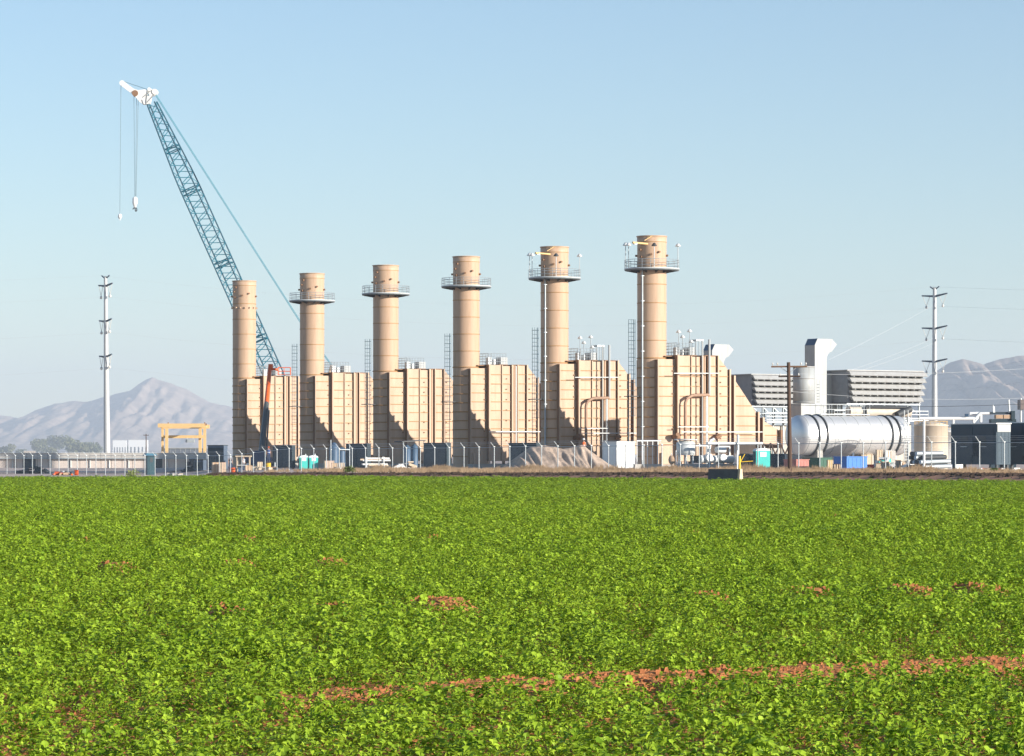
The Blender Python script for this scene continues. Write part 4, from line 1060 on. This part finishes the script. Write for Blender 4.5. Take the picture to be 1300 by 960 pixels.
rubble(1222, 1298, 596, 262, 'row of red and white odds and ends under the slate trailers', [WHITE, WHITE, REDM, OFFW, DARK], 44, 10, 'scrap_pile', 'scrap pile')
# pipe stack
t = grid_thing('pipe_stack', 1162, 318, 'stack of dark and grey steel pipes below the cream tank', 'pipe stack')
rd = random.Random(5); cnt = 0
for lay, (z_, nn) in enumerate(((.25,6),(.75,5),(1.2,4),(1.6,3))):
    for k in range(nn):
        yv = -1.2+k*.5+lay*.25; a = rd.uniform(-.3,.3); MB().tube((a,yv,z_),(3.4+rd.uniform(-.6,.4),yv,z_+rd.uniform(-.1,.15)),.22,9).build('pipe', DARK if cnt % 3 else GALV, t); cnt += 1
# shelter
X = wx(309, 378); t = empty('shelter', (X, 378, G(X,378)), 0, 'small open shelter with pale top behind the fence left of the boom lift', 'shelter')
g = t.location.z; h = wz(578.6, 378)-g; m = MB()
for a in (-.75,.75):
    for b in (-.6,.6): m.tube((a,b,0),(a,b,h-.1),.05,6)
m.build('post', PLANK2, t); MB().box(-.9,.95,-.8,.8,h-.14,h).build('roof', PLANK2, t); MB().box(-.7,.7,-.5,.5,.75,.82).build('bench_top', WHITE, t)
# gantry crane, yellow
GY = 560.0; X = wx(233, GY); t = empty('gantry_crane', (X, GY, G(X,GY)), 0, 'yellow gantry crane frame before the left mountain', 'gantry crane')
g = t.location.z; C2 = lambda x, y, dy=0: Vector((wx(x,GY)-X, dy, wz(y,GY)-g))
m = MB()
def beam(a, b, w, h, name, mm=YEL, par=t):
    a = Vector(a); b = Vector(b); dd = b-a; q_ = dd.to_track_quat('X','Z'); M = Matrix.Translation(a) @ q_.to_matrix().to_4x4(); return MB().box(0, dd.length, -w, w, -h, h, M).build(name, mm, par)
beam(C2(202,541.5,3), C2(264,541.5,3), .3, .35, 'top_beam'); beam(C2(203,540.5,-3), C2(262,540.5,-3), .3, .35, 'top_beam')
beam(C2(206,554.5,2), C2(259,554.5,2), .25, .26, 'lower_beam')
for (x, dy, wid) in ((204,3,.2),(214,-3,.25),(252,3,.26),(262,-3,.24)): beam(C2(x,541,dy), C2(x,579,dy), wid, wid, 'leg')
beam(C2(202,541,3), C2(214,541,-3), .2, .25, 'end_beam'); beam(C2(252,541,3), C2(264,541,-3), .2, .25, 'end_beam')
m = MB(); 
for px in (205,210,216,232,237,241,257,262,264): m.tube(C2(px,540.5,-3), C2(px,536.5 if px in (216,262) else 538,-3), .12, 6)
m.build('top_fitting', BROWN, t)
MB().box(C2(236,0).x, C2(247,0).x, -.6,.6, C2(0,562).z, C2(0,558).z).build('trolley', GALV, t)
m = MB(); m.tube(C2(238,556), C2(238,559), .06, 5); m.tube(C2(245,556), C2(245,559), .06, 5); m.build('trolley_hanger', GALV, t)
# pale low building building at left
CYY = 440.0; t = empty('canopy_building', (wx(262,CYY), CYY, G(wx(262,CYY),CYY)), 0, 'long low building of pale panels stretching to the left edge', 'building')
g = t.location.z; xl = wx(-60,CYY)-wx(262,CYY)
q = lambda y, Y=CYY: wz(y,Y)-g
PR = mat('pale_metal_roof', (.50,.47,.43), .9, var=.12, scale=.3, spec=.0)
nn = 24
WALLP = mat('pale_pinkish_wall', (.66,.57,.51), .9, var=.10, scale=.5, spec=.05)
pw_ = -xl/nn
wp = MB().box(.03, pw_-.03, .3, .5, 0, q(582.3)).mesh('wall_panel', WALLP)
rp = MB().prism([(.02, q(582.3)), (pw_-.02, q(582.3)), (pw_-.02, q(575.3)), (.02, q(575.3))], -.2, .1).mesh('roof_panel', PR)
for k in range(nn): obj('wall_panel', wp, t, (xl+pw_*k, 0, 0)); obj('roof_panel', rp, t, (xl+pw_*k, 0, 0))
MB().box(xl, 0, -.3, -.2, q(582.6), q(581.4)).build('fascia', GALV, t); MB().box(xl, 0, -.28, .3, q(575.4), q(574.8)).build('ridge_cap', WHITE, t)
MB().box(xl, 0, .5, 9, 0, q(583)).build('rear_body', WALLP, t)
dr = MB().box(-.9, .9, .24, .3, 0, 2.1).mesh('door', SLATE2)
for k in range(2): obj('door', dr, t, (xl*(.2+k*.5), 0, 0))
pm = MB().tube((0,.2,0),(0,.2,q(583)),.08,6).mesh('post', GALVW)
for k in range(14): obj('post', pm, t, (xl*k/13*.99-.1,0,0))
# dark heap and machinery under the canopy
rubble(232, 258, 583, 425, 'dark rounded scrap heap before the right end of the pale low building', [SLATE, DARK, SLATE2], 40, 12, 'scrap_pile', 'scrap pile')
rubble(18, 70, 592, 428, 'dark low scrap before the left end of the pale low building', [DARK, SLATE, CONCD], 40, 13, 'scrap_pile', 'scrap pile')
X = wx(226, 600); t = empty('storage_shed', (X, 600, G(X,600)), 0, 'long grey shed under the yellow gantry crane', 'shed'); g = t.location.z
MB().box(wx(206,600)-X, wx(262,600)-X, 0, 8, 0, wz(569.5,600)-g).build('wall', mat('shed_grey', (.14,.16,.19), .6), t); MB().box(wx(205,600)-X, wx(263,600)-X, -.2, 8.2, wz(569.5,600)-g, wz(568.5,600)-g).build('roof', LGREY, t)
for k in range(8): MB().box(wx(209+k*6.5,600)-X, wx(209.5+k*6.5,600)-X, -.06, 0, .1, wz(570,600)-g).build('seam', LGREY, t)
# distant low buildings
def farbuild(x0, x1, ytop, Y, label, m_=WHITE):
    X = wx((x0+x1)/2, Y); t = empty('warehouse', (X, Y, G(X,Y)), 0, label, 'warehouse'); g = t.location.z; w = (x1-x0)*Y/F/2; h = wz(ytop,Y)-g
    MB().box(-w,w,0,w,0,h).build('wall', m_, t); MB().prism([(-w-1,h),(w+1,h),(w*.9,h+1.2),(-w*.9,h+1.2)],-.5,w+.5).build('roof', LGREY2, t)
    for k in range(5): MB().box(-w*.8+k*w*.4, -w*.8+k*w*.4+w*.15, -.15, 0, 0, h*.6).build('door', DARK, t)
farbuild(143, 160, 559, 7600, 'distant white warehouse right of the left steel pole')
farbuild(163, 187, 558.5, 7700, 'distant longer white warehouse left of the gantry crane')
farbuild(30, 44, 573, 5600, 'distant tan house among the hazy trees at far left', PLANK2)
# slim mast right of the warehouses
X = wx(185.5, 900); t = empty('wooden_mast', (X,900,G(X,900)),0,'thin dark pole left of the gantry crane','pole'); MB().tube((0,0,0),(0,0,wz(551,900)-t.location.z),.13,6).build('shaft', WOOD, t); MB().box(-.8,.8,-.08,.08,wz(553,900)-t.location.z,wz(552.2,900)-t.location.z).build('crossarm', WOOD, t)
# right background: pipe rack, roof gear on trailers
t = empty('pipe_bridge', (wx(1200,300), 300, 0), 0, 'white pipe bridge crossing behind the slate trailer roofs', 'pipe bridge'); O3 = Vector((wx(1200,300),300,0))
c3 = lambda x, y, dy=0: W(x,y,300)+Vector((0,dy,0))-O3
m = MB(); m.tube(c3(1168,531.5), c3(1238,531.5), .16, 8); m.tube(c3(1238,531.5), c3(1244,525), .16, 8); m.tube(c3(1244,525), c3(1257,524.8), .12, 8); m.tube(c3(1232,525.5,.5), c3(1244,525,.5), .18, 8); m.build('pipe', WHITE, t)
m = MB()
for px in (1173, 1210): m.tube(c3(px,531.5), c3(px,600), .12, 6)
m.tube(c3(1236,531), c3(1236,537), .14, 6); m.tube(c3(1245,526), c3(1245,536), .14, 6); m.tube(c3(1236,537), c3(1245,527), .08, 6); m.build('leg', WHITE, t)
MB().box(c3(1225,0).x, c3(1229,0).x, -.3,.3, c3(0,529).z, c3(0,525.5).z).build('fitting', NAVY, t)
t = empty('roof_equipment', (wx(1275,290), 290, 0), 0, 'dark and tan equipment standing behind the roofs of the slate trailers', 'equipment'); O3 = Vector((wx(1275,290),290,0)); c3 = lambda x, y: W(x,y,290)-O3
MB().box(c3(1258,0).x, c3(1288,0).x, 0,.8, c3(0,526).z, c3(0,523).z).build('top_beam', SLATE2, t)
MB().box(c3(1264,0).x, c3(1273,0).x, -.2,.8, c3(0,531.5).z, c3(0,526.8).z).build('tan_box', PLANK, t); MB().box(c3(1274,0).x, c3(1283,0).x, -.2,.8, c3(0,531.5).z, c3(0,526.8).z).build('tan_box', PLANK, t)
MB().box(c3(1283.5,0).x, c3(1288,0).x, -.3,.9, c3(0,533).z, c3(0,521.8).z).build('cabinet', SLATE, t)
MB().box(c3(1258,0).x, c3(1290,0).x, -.1,1.2, 0.3, c3(0,532).z).build('base', SLATE, t)
m = MB(); m.tube(c3(1281.5,524), c3(1280.5,507.5), .1, 6); m.tube(c3(1261,524), c3(1260.5,514), .06, 6); m.tube(c3(1262.5,524), c3(1262,516), .06, 6); m.build('vent_pipe', GALVW, t)
MB().box(c3(1295,0).x, c3(1320,0).x, -.3,1.5, c3(0,520).z, c3(0,507.5).z).build('intake_box', mat('brownish', (.20,.16,.15), .6), t); MB().tube(c3(1296,537), c3(1296,506), .09, 6).build('mast', GALVW, t)
# ducts and steel under the far filter house
t = empty('turbine_duct', (wx(1120,372), 372, 0), AX, 'tan turbine ducts and pipes below the right filter house', 'duct')
m = MB(); m.tube((-5,0,wz(523,372)),(4,0,wz(523,372)),.6,12); m.build('duct', mat('duct_beige', (.5,.44,.36), .6), t)
m = MB(); m.path([(-3,-.8,wz(534,372)),(-3,-.8,wz(517,372)),(3,-.8,wz(517,372))],.15,8); m.tube((1.5,-.9,wz(527,372)),(3.5,-.9,wz(519,372)),.4,10); m.build('pipe', DARK, t)
m = MB()
for u in (-4.5,0,3.8): m.tube((u,0,0),(u,0,wz(523,372)),.15,6)
m.build('stand', GALV, t)
# ------------------------------------------------------------------ workers
def worker(px, Y, label, vest=HIVIS, hat=WHITE, rz=0, pants=DENIM, bend=0, z=None, s=1.0):
    X = wx(px, Y); t = empty('person', (X, Y, G(X,Y) if z is None else z), rz, label, 'person')
    me = bpy.data.meshes.new('body'); b = bend
    V = [(0,0,.95),(0,b*.25,1.2),(0,b*.6,1.45),(0,b*.75,1.56),(0,b*.85,1.70),
         (.09,0,.9),(.11,.05,.5),(.12,-.02,.08),(.12,-.14,.04),(-.09,0,.9),(-.12,-.06,.5),(-.13,.04,.08),(-.13,-.08,.04),
         (.19,b*.6,1.42),(.26,-.02+b*.6,1.14),(.23,-.2+b*.7,.95),(-.19,b*.6,1.42),(-.27,b*.5,1.14),(-.25,-.15+b*.5,.92),
         (.22,-.27+b*.7,.9),(-.24,-.22+b*.5,.87)]
    E = [(0,1),(1,2),(2,3),(3,4),(0,5),(5,6),(6,7),(7,8),(0,9),(9,10),(10,11),(11,12),(2,13),(13,14),(14,15),(2,16),(16,17),(17,18),(15,19),(18,20)]
    rr = [.14,.14,.15,.06,.105,.09,.065,.045,.04,.09,.065,.045,.04,.06,.045,.035,.06,.045,.035,.035,.035]
    me.from_pydata([Vector(v)*s for v in V], E, []); me.materials.append(SKIN)
    bo = obj('body', me, t); sk = bo.modifiers.new('skin', 'SKIN')
    for k, r_ in enumerate(rr): me.skin_vertices[0].data[k].radius = (r_*s, r_*s)
    me.skin_vertices[0].data[0].use_root = True
    sub = bo.modifiers.new('sub', 'SUBSURF'); sub.levels = 1; sub.render_levels = 1
    m = MB(); m.lathe([(.17*s,.92*s),(.19*s,1.0*s),(.19*s,1.3*s),(.23*s,1.42*s),(.12*s,1.5*s)], 12); sh = m.build('vest', vest, t); 
    m = MB(); m.lathe([(.195*s,1.12*s),(.2*s,1.12*s),(.2*s,1.18*s),(.195*s,1.18*s)], 12); m.build('reflective_band', OFFW, sh)
    m = MB()
    m.tube(Vector((.09,0,.98))*s, Vector((.11,.05,.5))*s, .12*s, 8, r1=.09*s); m.tube(Vector((.11,.05,.5))*s, Vector((.12,-.02,.1))*s, .09*s, 8, r1=.07*s)
    m.tube(Vector((-.09,0,.98))*s, Vector((-.12,-.06,.5))*s, .12*s, 8, r1=.09*s); m.tube(Vector((-.12,-.06,.5))*s, Vector((-.13,.04,.1))*s, .09*s, 8, r1=.07*s)
    m.build('trousers', pants, t)
    m = MB(); m.lathe([(.17*s,0),(.135*s,.01),(.13*s,.08*s),(.08*s,.14*s),(.005,.155*s)], 12, (0,b*.85,1.74*s)); m.build('hard_hat', hat, t)
worker(292.5, 392, 'worker in dark clothes and white hard hat left of the small shelter', mat('dark_shirt', (.05,.06,.08), .8), WHITE, .4)
worker(309, 381, 'worker in pale shirt standing under the small shelter', mat('pale_shirt', (.4,.42,.45), .8), WHITE, 1.2)
worker(741, 334, 'worker in orange vest and white hard hat standing beyond the gravel heap crest', HIVIS, WHITE, -.3, z=wz(578.5,334)-.05)
worker(341, 396, 'worker in blue shirt standing on a platform beside the slate enclosure', mat('blue_shirt', (.04,.08,.25), .8), ORNG, .2, z=wz(586,396))
# platforms they stand on
t = empty('work_platform', (wx(341,396),396,G(wx(341,396),396)),0,'low dark work platform below the worker in blue by the slate enclosure','platform'); g=t.location.z
MB().box(-.9,.9,-.6,.6,wz(586,396)-g-.1,wz(586,396)-g).build('deck', DARK, t)
m = MB()
for a in (-.8,.8):
    for b in (-.5,.5): m.tube((a,b,0),(a,b,wz(586,396)-g),.06,6)
m.build('leg', GALV, t)
t = empty('work_platform', (wx(741,334),334.6,G(wx(741,334),334)),0,'small steel platform behind the gravel heap crest below the worker in orange','platform'); g=t.location.z
MB().box(-1,1,-1.2,.6,wz(578.5,334)-g-.15,wz(578.5,334)-g-.05).build('deck', DARK, t)
m = MB()
for a in (-.9,.9):
    for b in (-1,.5): m.tube((a,b,0),(a,b,wz(578.5,334)-g-.1),.06,6)
m.build('leg', GALV, t)
# ------------------------------------------------------------------ vegetation
def leafy(mb, c, rad, n, ls, rd, flat=.8):
    for _ in range(n):
        while True:
            p_ = Vector((rd.uniform(-1,1), rd.uniform(-1,1), rd.uniform(-1,1)))
            if .25 < p_.length < 1: break
        q = Vector((c[0]+p_.x*rad, c[1]+p_.y*rad, c[2]+p_.z*rad*flat)); s = ls*rd.uniform(.6,1.3)
        a = Vector((rd.uniform(-1,1), rd.uniform(-1,1), rd.uniform(-1,1))).normalized(); b = a.cross(Vector((rd.uniform(-1,1), rd.uniform(-1,1), rd.uniform(-1,1)))).normalized()
        mb.add([q-a*s, q+b*s*.7, q+a*s, q-b*s*.7], [(0,1,2,3)])
def tree(px, Y, ytop, wpx, label, seed, m_=TREEL):
    rd = random.Random(seed); X = wx(px, Y); g = G(X, Y); t = empty('desert_tree', (X, Y, g), 0, label, 'tree', 'hazy desert trees on the left horizon')
    h = wz(ytop, Y)-g; w = wpx*Y/F/2
    tm = MB(); tm.tube((0,0,0),(.3,0,h*.4),.35,8,r1=.22)
    cr = MB()
    for k in range(9):
        a = rd.uniform(0,6.28); rr = rd.uniform(.1,.62)*w; z = h*rd.uniform(.42,.80); c = (rr*math.cos(a), rr*math.sin(a), z)
        tm.tube((.3,0,h*.38), c, .14, 5, r1=.04); leafy(cr, c, w*.42, 150, w*.075, rd, min(1.0, h*.26/(w*.42)))
    tm.build('trunk', TRUNK, t); cr.build('crown', m_, t)
TRL = [(8,1050,563,34,'leftmost hazy grey-green tree at the picture edge'),(28,1020,569,22,'low bright bush-like tree right of the leftmost hazy tree'),(52,1100,558,34,'hazy tree left of the broadest one, beyond the pale low building'),(74,1180,553,40,'tall pale tree behind the broad olive tree'),(98,1000,558,52,'broadest olive tree left of the steel pole'),(118,1060,561,34,'olive tree just left of the steel pole'),(66,980,568,26,'dark low tree before the tall pale tree'),(150,1400,563,22,'small hazy tree right of the left steel pole'),(162,1500,566,16,'tiny hazy tree under the distant warehouse'),(178,1350,563,30,'wide hazy tree left of the gantry crane'),(-14,1000,562,40,'hazy tree just outside the left edge')]
for k, a in enumerate(TRL[:-1]): tree(a[0], a[1]*6, *a[2:], seed=20+k)
def shrub(px, Y, ytop, wpx, label, seed, m_=SHRUBL, n=500):
    rd = random.Random(seed); X = wx(px, Y); g = G(X,Y); t = empty('shrub', (X,Y,g), 0, label, 'shrub'); h = wz(ytop,Y)-g; w = wpx*Y/F/2
    cr = MB()
    for k in range(6): leafy(cr, (rd.uniform(-.5,.5)*w, rd.uniform(-.3,.3)*w, h*rd.uniform(.3,.62)), w*.55, n//6, .07, rd, h*.4/(w*.55))
    cr.build('foliage', m_, t); m = MB()
    for k in range(5): m.tube((0,0,0),(rd.uniform(-.6,.6)*w,rd.uniform(-.3,.3)*w,h*.6),.02,4)
    m.build('stem', TRUNK, t)
shrub(444, 308, 591, 17, 'round green tumbleweed before the lumber rack', 31)
shrub(170, 300, 594, 24, 'wispy yellow-green bush at the field edge below the left fence', 32, leaf_mat('pale_shrub', (.18,.22,.06), (.32,.36,.12), .2), 420)
shrub(1262, 240, 594, 14, 'small green weed below the slate trailers', 33)
shrub(1127, 262, 592, 16, 'small olive weed before the scrap pile', 34)
# dry grass on the verge: blades in tufts, one mesh
def verge():
    rd = random.Random(3); mb = MB(); V_ = []; F_ = []
    for k in range(9500):
        s_ = rd.uniform(-26, 104)
        q = FO+FD*s_
        off = -abs(rd.gauss(0, 3.0))-.0 if rd.random() < .8 else rd.uniform(-14, 1.5)
        x, y = q.x+.86*off, q.y+.51*off
        if y < edgeY(x)+1.5 or x < -26: continue
        n1 = noise.noise(Vector((s_*.22, off*.3, 4)))
        if n1 < -.22 and rd.random() < .8: continue
        g = G(x,y); hh = rd.uniform(.20,.42)*(1+1.8*max(0,n1))
        for b in range(9):
            a = rd.uniform(0,6.28); l = rd.uniform(.05,.28); w = rd.uniform(.02,.045); bx, by = x+rd.uniform(-.12,.12), y+rd.uniform(-.12,.12)
            n0 = len(V_); V_ += [(bx-w, by, g-.02), (bx+w, by, g-.02), (bx+l*math.cos(a), by+l*math.sin(a), g+hh*rd.uniform(.6,1.1))]; F_.append((n0,n0+1,n0+2))
    me = bpy.data.meshes.new('dry_grass'); me.from_pydata(V_, [], F_); me.materials.append(DRY); me.update(); o = obj('dry_grass', me, kind='stuff'); tag(o, 'tawny dry grass along the verge before the fence', 'grass')
verge()
def verge_sheet():
    V_ = []; F_ = []; xs = np.arange(-44, 56, 1.0); es = [-.6, .3, 1, 2, 3, 4, 5, 6.5, 8, 10, 13, 17]
    for e in es:
        for x in xs: y = edgeY(x)+e; V_.append((x, y, ground_z(x, y)+.03+(.0 if e > 0 else -.05)))
    n = len(xs)
    for j in range(len(es)-1):
        for i in range(n-1): F_.append((j*n+i, j*n+i+1, (j+1)*n+i+1, (j+1)*n+i))
    me = bpy.data.meshes.new('dirt_verge'); me.from_pydata(V_, [], F_); me.materials.append(mat('verge_dirt', (.42,.24,.16), .95, var=.2, scale=1.5, spec=.05)); me.update(); obj('dirt_verge', me, kind='structure')
verge_sheet()
# dark clods paint the shadow line between verge and crop
def clods():
    rd = random.Random(9); V_ = []; F_ = []
    for k in range(11000):
        x = rd.uniform(-26, 48); e = rd.gauss(6.0, .8) if rd.random() < .75 else rd.uniform(3,13); y = edgeY(x)+e
        s = rd.uniform(.08,.24); g = G(x,y); n0 = len(V_); j = lambda: rd.uniform(.6,1.2)*s
        V_ += [(x-j(),y-j(),g-.03),(x+j(),y-j(),g-.03),(x+j(),y+j(),g-.03),(x-j(),y+j(),g-.03),(x-j()*.4,y-j()*.5,g+j()*.8),(x+j()*.5,y-j()*.3,g+j()*.9),(x+j()*.2,y+j()*.4,g+j()*.7)]
        F_ += [(n0,n0+1,n0+5,n0+4),(n0+1,n0+2,n0+6,n0+5),(n0+2,n0+3,n0+4,n0+6),(n0+3,n0,n0+4),(n0+4,n0+5,n0+6)]
    me = bpy.data.meshes.new('shadow_line_clods'); me.from_pydata(V_, [], F_); me.materials.append(mat('shade_dark_soil', (.05,.032,.024), .95, var=.3)); me.update(); o = obj('shade_clods', me, kind='stuff'); tag(o, 'dark clods standing in for the shadow line between crop and verge', 'soil clods')
clods()
def field_clods():
    rd = random.Random(19); V_ = []; F_ = []
    for k in range(150000):
        y = 16+rd.random()**1.5*75; x = rd.uniform(-.18*y-1, .18*y+1)
        w = row_w(x, y)
        if min(abs(w-c) for c in LEVEES) > 1.15 and rd.random() > .06: continue
        lv = levee(x, y)
        if rd.random() > lv*1.3+.08: continue
        s = rd.uniform(.007,.019)*(1.8 if rd.random() < .08 else 1)*(1+max(0,(y-30))*.02); g = soil_z(x, y); n0 = len(V_); j = lambda: rd.uniform(.6,1.2)*s
        V_ += [(x-j(),y-j(),g-.02),(x+j(),y-j(),g-.02),(x+j(),y+j(),g-.02),(x-j(),y+j(),g-.02),(x-j()*.5,y-j()*.6,g+j()*.9),(x+j()*.6,y-j()*.4,g+j()),(x+j()*.2,y+j()*.5,g+j()*.8)]
        F_ += [(n0,n0+1,n0+5,n0+4),(n0+1,n0+2,n0+6,n0+5),(n0+2,n0+3,n0+4,n0+6),(n0+3,n0,n0+4),(n0+4,n0+5,n0+6)]
    me = bpy.data.meshes.new('field_clods'); me.from_pydata(V_, [], F_); me.materials.append(mat('red_clods', (.40,.155,.065), .95, var=.4, scale=6, spec=.1)); me.update(); o = obj('field_clods', me, kind='stuff'); tag(o, 'crumbly red clods on the bare strips of the field', 'soil clods')
field_clods()
# ------------------------------------------------------------------ the crop: leafy plants scattered on the soil by geometry nodes
def plant_mesh(seed, nl=34, ls=.0192):
    rd = random.Random(seed); V_ = []; F_ = []
    for k in range(nl):
        a = rd.uniform(0, 6.28); r_ = .088*math.sqrt(rd.random()); z = rd.choice((1, .85, .6, .4))*.25*(1-.5*(r_/.088)**2)
        c = Vector((r_*math.cos(a), r_*math.sin(a), z)); s = ls*rd.uniform(.65, 1.3)
        tilt = rd.uniform(-.2, 1.35); az = a+rd.uniform(-.9,.9)
        fw = Vector((math.cos(az)*math.cos(tilt), math.sin(az)*math.cos(tilt), -math.sin(tilt)*.8+.15)).normalized(); sd_ = fw.cross(Vector((0,0,1))).normalized(); up_ = sd_.cross(fw)
        n0 = len(V_)
        pts = [(-.8,0,.0),(-.5,.75,.16),(.25,.95,.22),(.35,.4,.12),(1.2,0,-.18),(.35,-.4,.12),(.25,-.95,.22),(-.5,-.75,.16),(.1,0,-.06)]
        for (p_, q_, u_) in pts: V_.append(c+fw*p_*s+sd_*q_*s+up_*u_*s)
        for i in range(8): F_.append((n0+8, n0+i, n0+(i+1) % 8))
    me = bpy.data.meshes.new('crop_plant'); me.from_pydata([tuple(v) for v in V_], [], F_); me.materials.append(LEAF); me.update(); return me
pc = bpy.data.collections.new('crop_plant_kinds')
for k in range(7):
    pc.objects.link(bpy.data.objects.new('crop_plant', plant_mesh(100+k)))
def crop_points():
    rng = np.random.default_rng(4); out = []
    bands = [(13.5, 32, 42), (32, 60, 36), (60, 110, 25), (110, 180, 12), (180, 275, 9)]
    for y0, y1, dens in bands:
        half = .1625*y1*1.12+3
        n = int((y1-y0)*2*half*dens); x = rng.uniform(-half, half, n); y = rng.uniform(y0, y1, n)
        keep = np.abs(x) < .1625*y*1.12+3
        x, y = x[keep], y[keep]
        e = np.where(x > -16.8, 269-(x+16.8)*56/51.4, 269+(x+16.8)*.62)
        keep = y < e-.2-1.2*rng.uniform(0,1,len(x))**3; x, y = x[keep], y[keep]
        w = -.51*x+.86*y
        sc = {13.5:.92, 32:1.0, 60:1.2, 110:1.5, 180:1.85}[y0]
        near = np.zeros(len(x), bool)
        for c in LEVEES: near |= np.abs(w-c) < 1.2
        rr = rng.uniform(0, 1, len(x)); s = sc*rng.uniform(.55, 1.4, len(x)); z = np.zeros(len(x))
        kp = np.ones(len(x), bool)
        gap = np.array([noise.noise(Vector((a*2.4, b*1.5, 7)))+.5*noise.noise(Vector((a*6, b*4, 1))) for a, b in zip(x, y)])
        kp &= ~((gap < -.30) & (rr < .65) & (y < 110)); s *= 1+.30*np.clip(gap, -1, 1)
        for i in np.nonzero(near)[0]:
            lv = levee(x[i], y[i])
            if lv > .15 and rr[i] < min(.97, lv*1.6): kp[i] = False
            z[i] = .12*lv; s[i] *= 1-.45*min(1, lv)
        # row rhythm and patchy vigour
        vig = np.array([noise.noise(Vector((a*.25, b*.12, 2))) for a, b in zip(x, y)])
        s *= 1+.18*vig
        out.append(np.stack([x, y, z, s, s/sc*min(sc, 1.12)], 1)[kp])
    return np.concatenate(out)
PT = crop_points()
print('crop plants', len(PT))
me = bpy.data.meshes.new('crop_field'); me.vertices.add(len(PT)); me.vertices.foreach_set('co', PT[:, :3].astype(np.float32).ravel())
at = me.attributes.new('psize', 'FLOAT_VECTOR', 'POINT'); at.data.foreach_set('vector', PT[:, [3, 3, 4]].astype(np.float32).ravel()); me.update()
crop = obj('crop_field', me, kind='stuff'); tag(crop, 'dense bright green leafy crop covering the whole foreground field', 'crop')
ng = bpy.data.node_groups.new('scatter_crop', 'GeometryNodeTree')
ng.interface.new_socket('Geometry', in_out='INPUT', socket_type='NodeSocketGeometry'); ng.interface.new_socket('Geometry', in_out='OUTPUT', socket_type='NodeSocketGeometry')
N = ng.nodes; L = ng.links
gi = N.new('NodeGroupInput'); go = N.new('NodeGroupOutput'); m2p = N.new('GeometryNodeMeshToPoints'); iop = N.new('GeometryNodeInstanceOnPoints')
ci = N.new('GeometryNodeCollectionInfo'); ci.inputs['Collection'].default_value = pc; ci.inputs['Separate Children'].default_value = True; ci.inputs['Reset Children'].default_value = True
rv = N.new('FunctionNodeRandomValue'); rv.data_type = 'FLOAT_VECTOR'; rv.inputs['Min'].default_value = (-.22,-.22,0); rv.inputs['Max'].default_value = (.22,.22,6.28)
na = N.new('GeometryNodeInputNamedAttribute'); na.data_type = 'FLOAT_VECTOR'; na.inputs['Name'].default_value = 'psize'
L.new(gi.outputs[0], m2p.inputs[0]); L.new(m2p.outputs[0], iop.inputs['Points']); L.new(ci.outputs[0], iop.inputs['Instance']); iop.inputs['Pick Instance'].default_value = True
L.new(rv.outputs[0], iop.inputs['Rotation']); L.new(na.outputs[0], iop.inputs['Scale']); L.new(iop.outputs[0], go.inputs[0])
md = crop.modifiers.new('scatter', 'NODES'); md.node_group = ng
# ------------------------------------------------------------------ haze: one closed box of thin air round everything
hz = MB().box(-8900, 8900, -80, 18900, -3.4, 520); vm = bpy.data.materials.new('thin_haze'); vm.use_nodes = True
vn = vm.node_tree; vn.nodes.remove(vn.nodes['Principled BSDF']); pv = vn.nodes.new('ShaderNodeVolumePrincipled')
pv.inputs['Color'].default_value = (.66,.75,.86,1); pv.inputs['Density'].default_value = HAZE; pv.inputs['Anisotropy'].default_value = 0.0
vn.links.new(pv.outputs[0], vn.nodes['Material Output'].inputs['Volume'])
hz.build('haze', vm, kind='stuff')
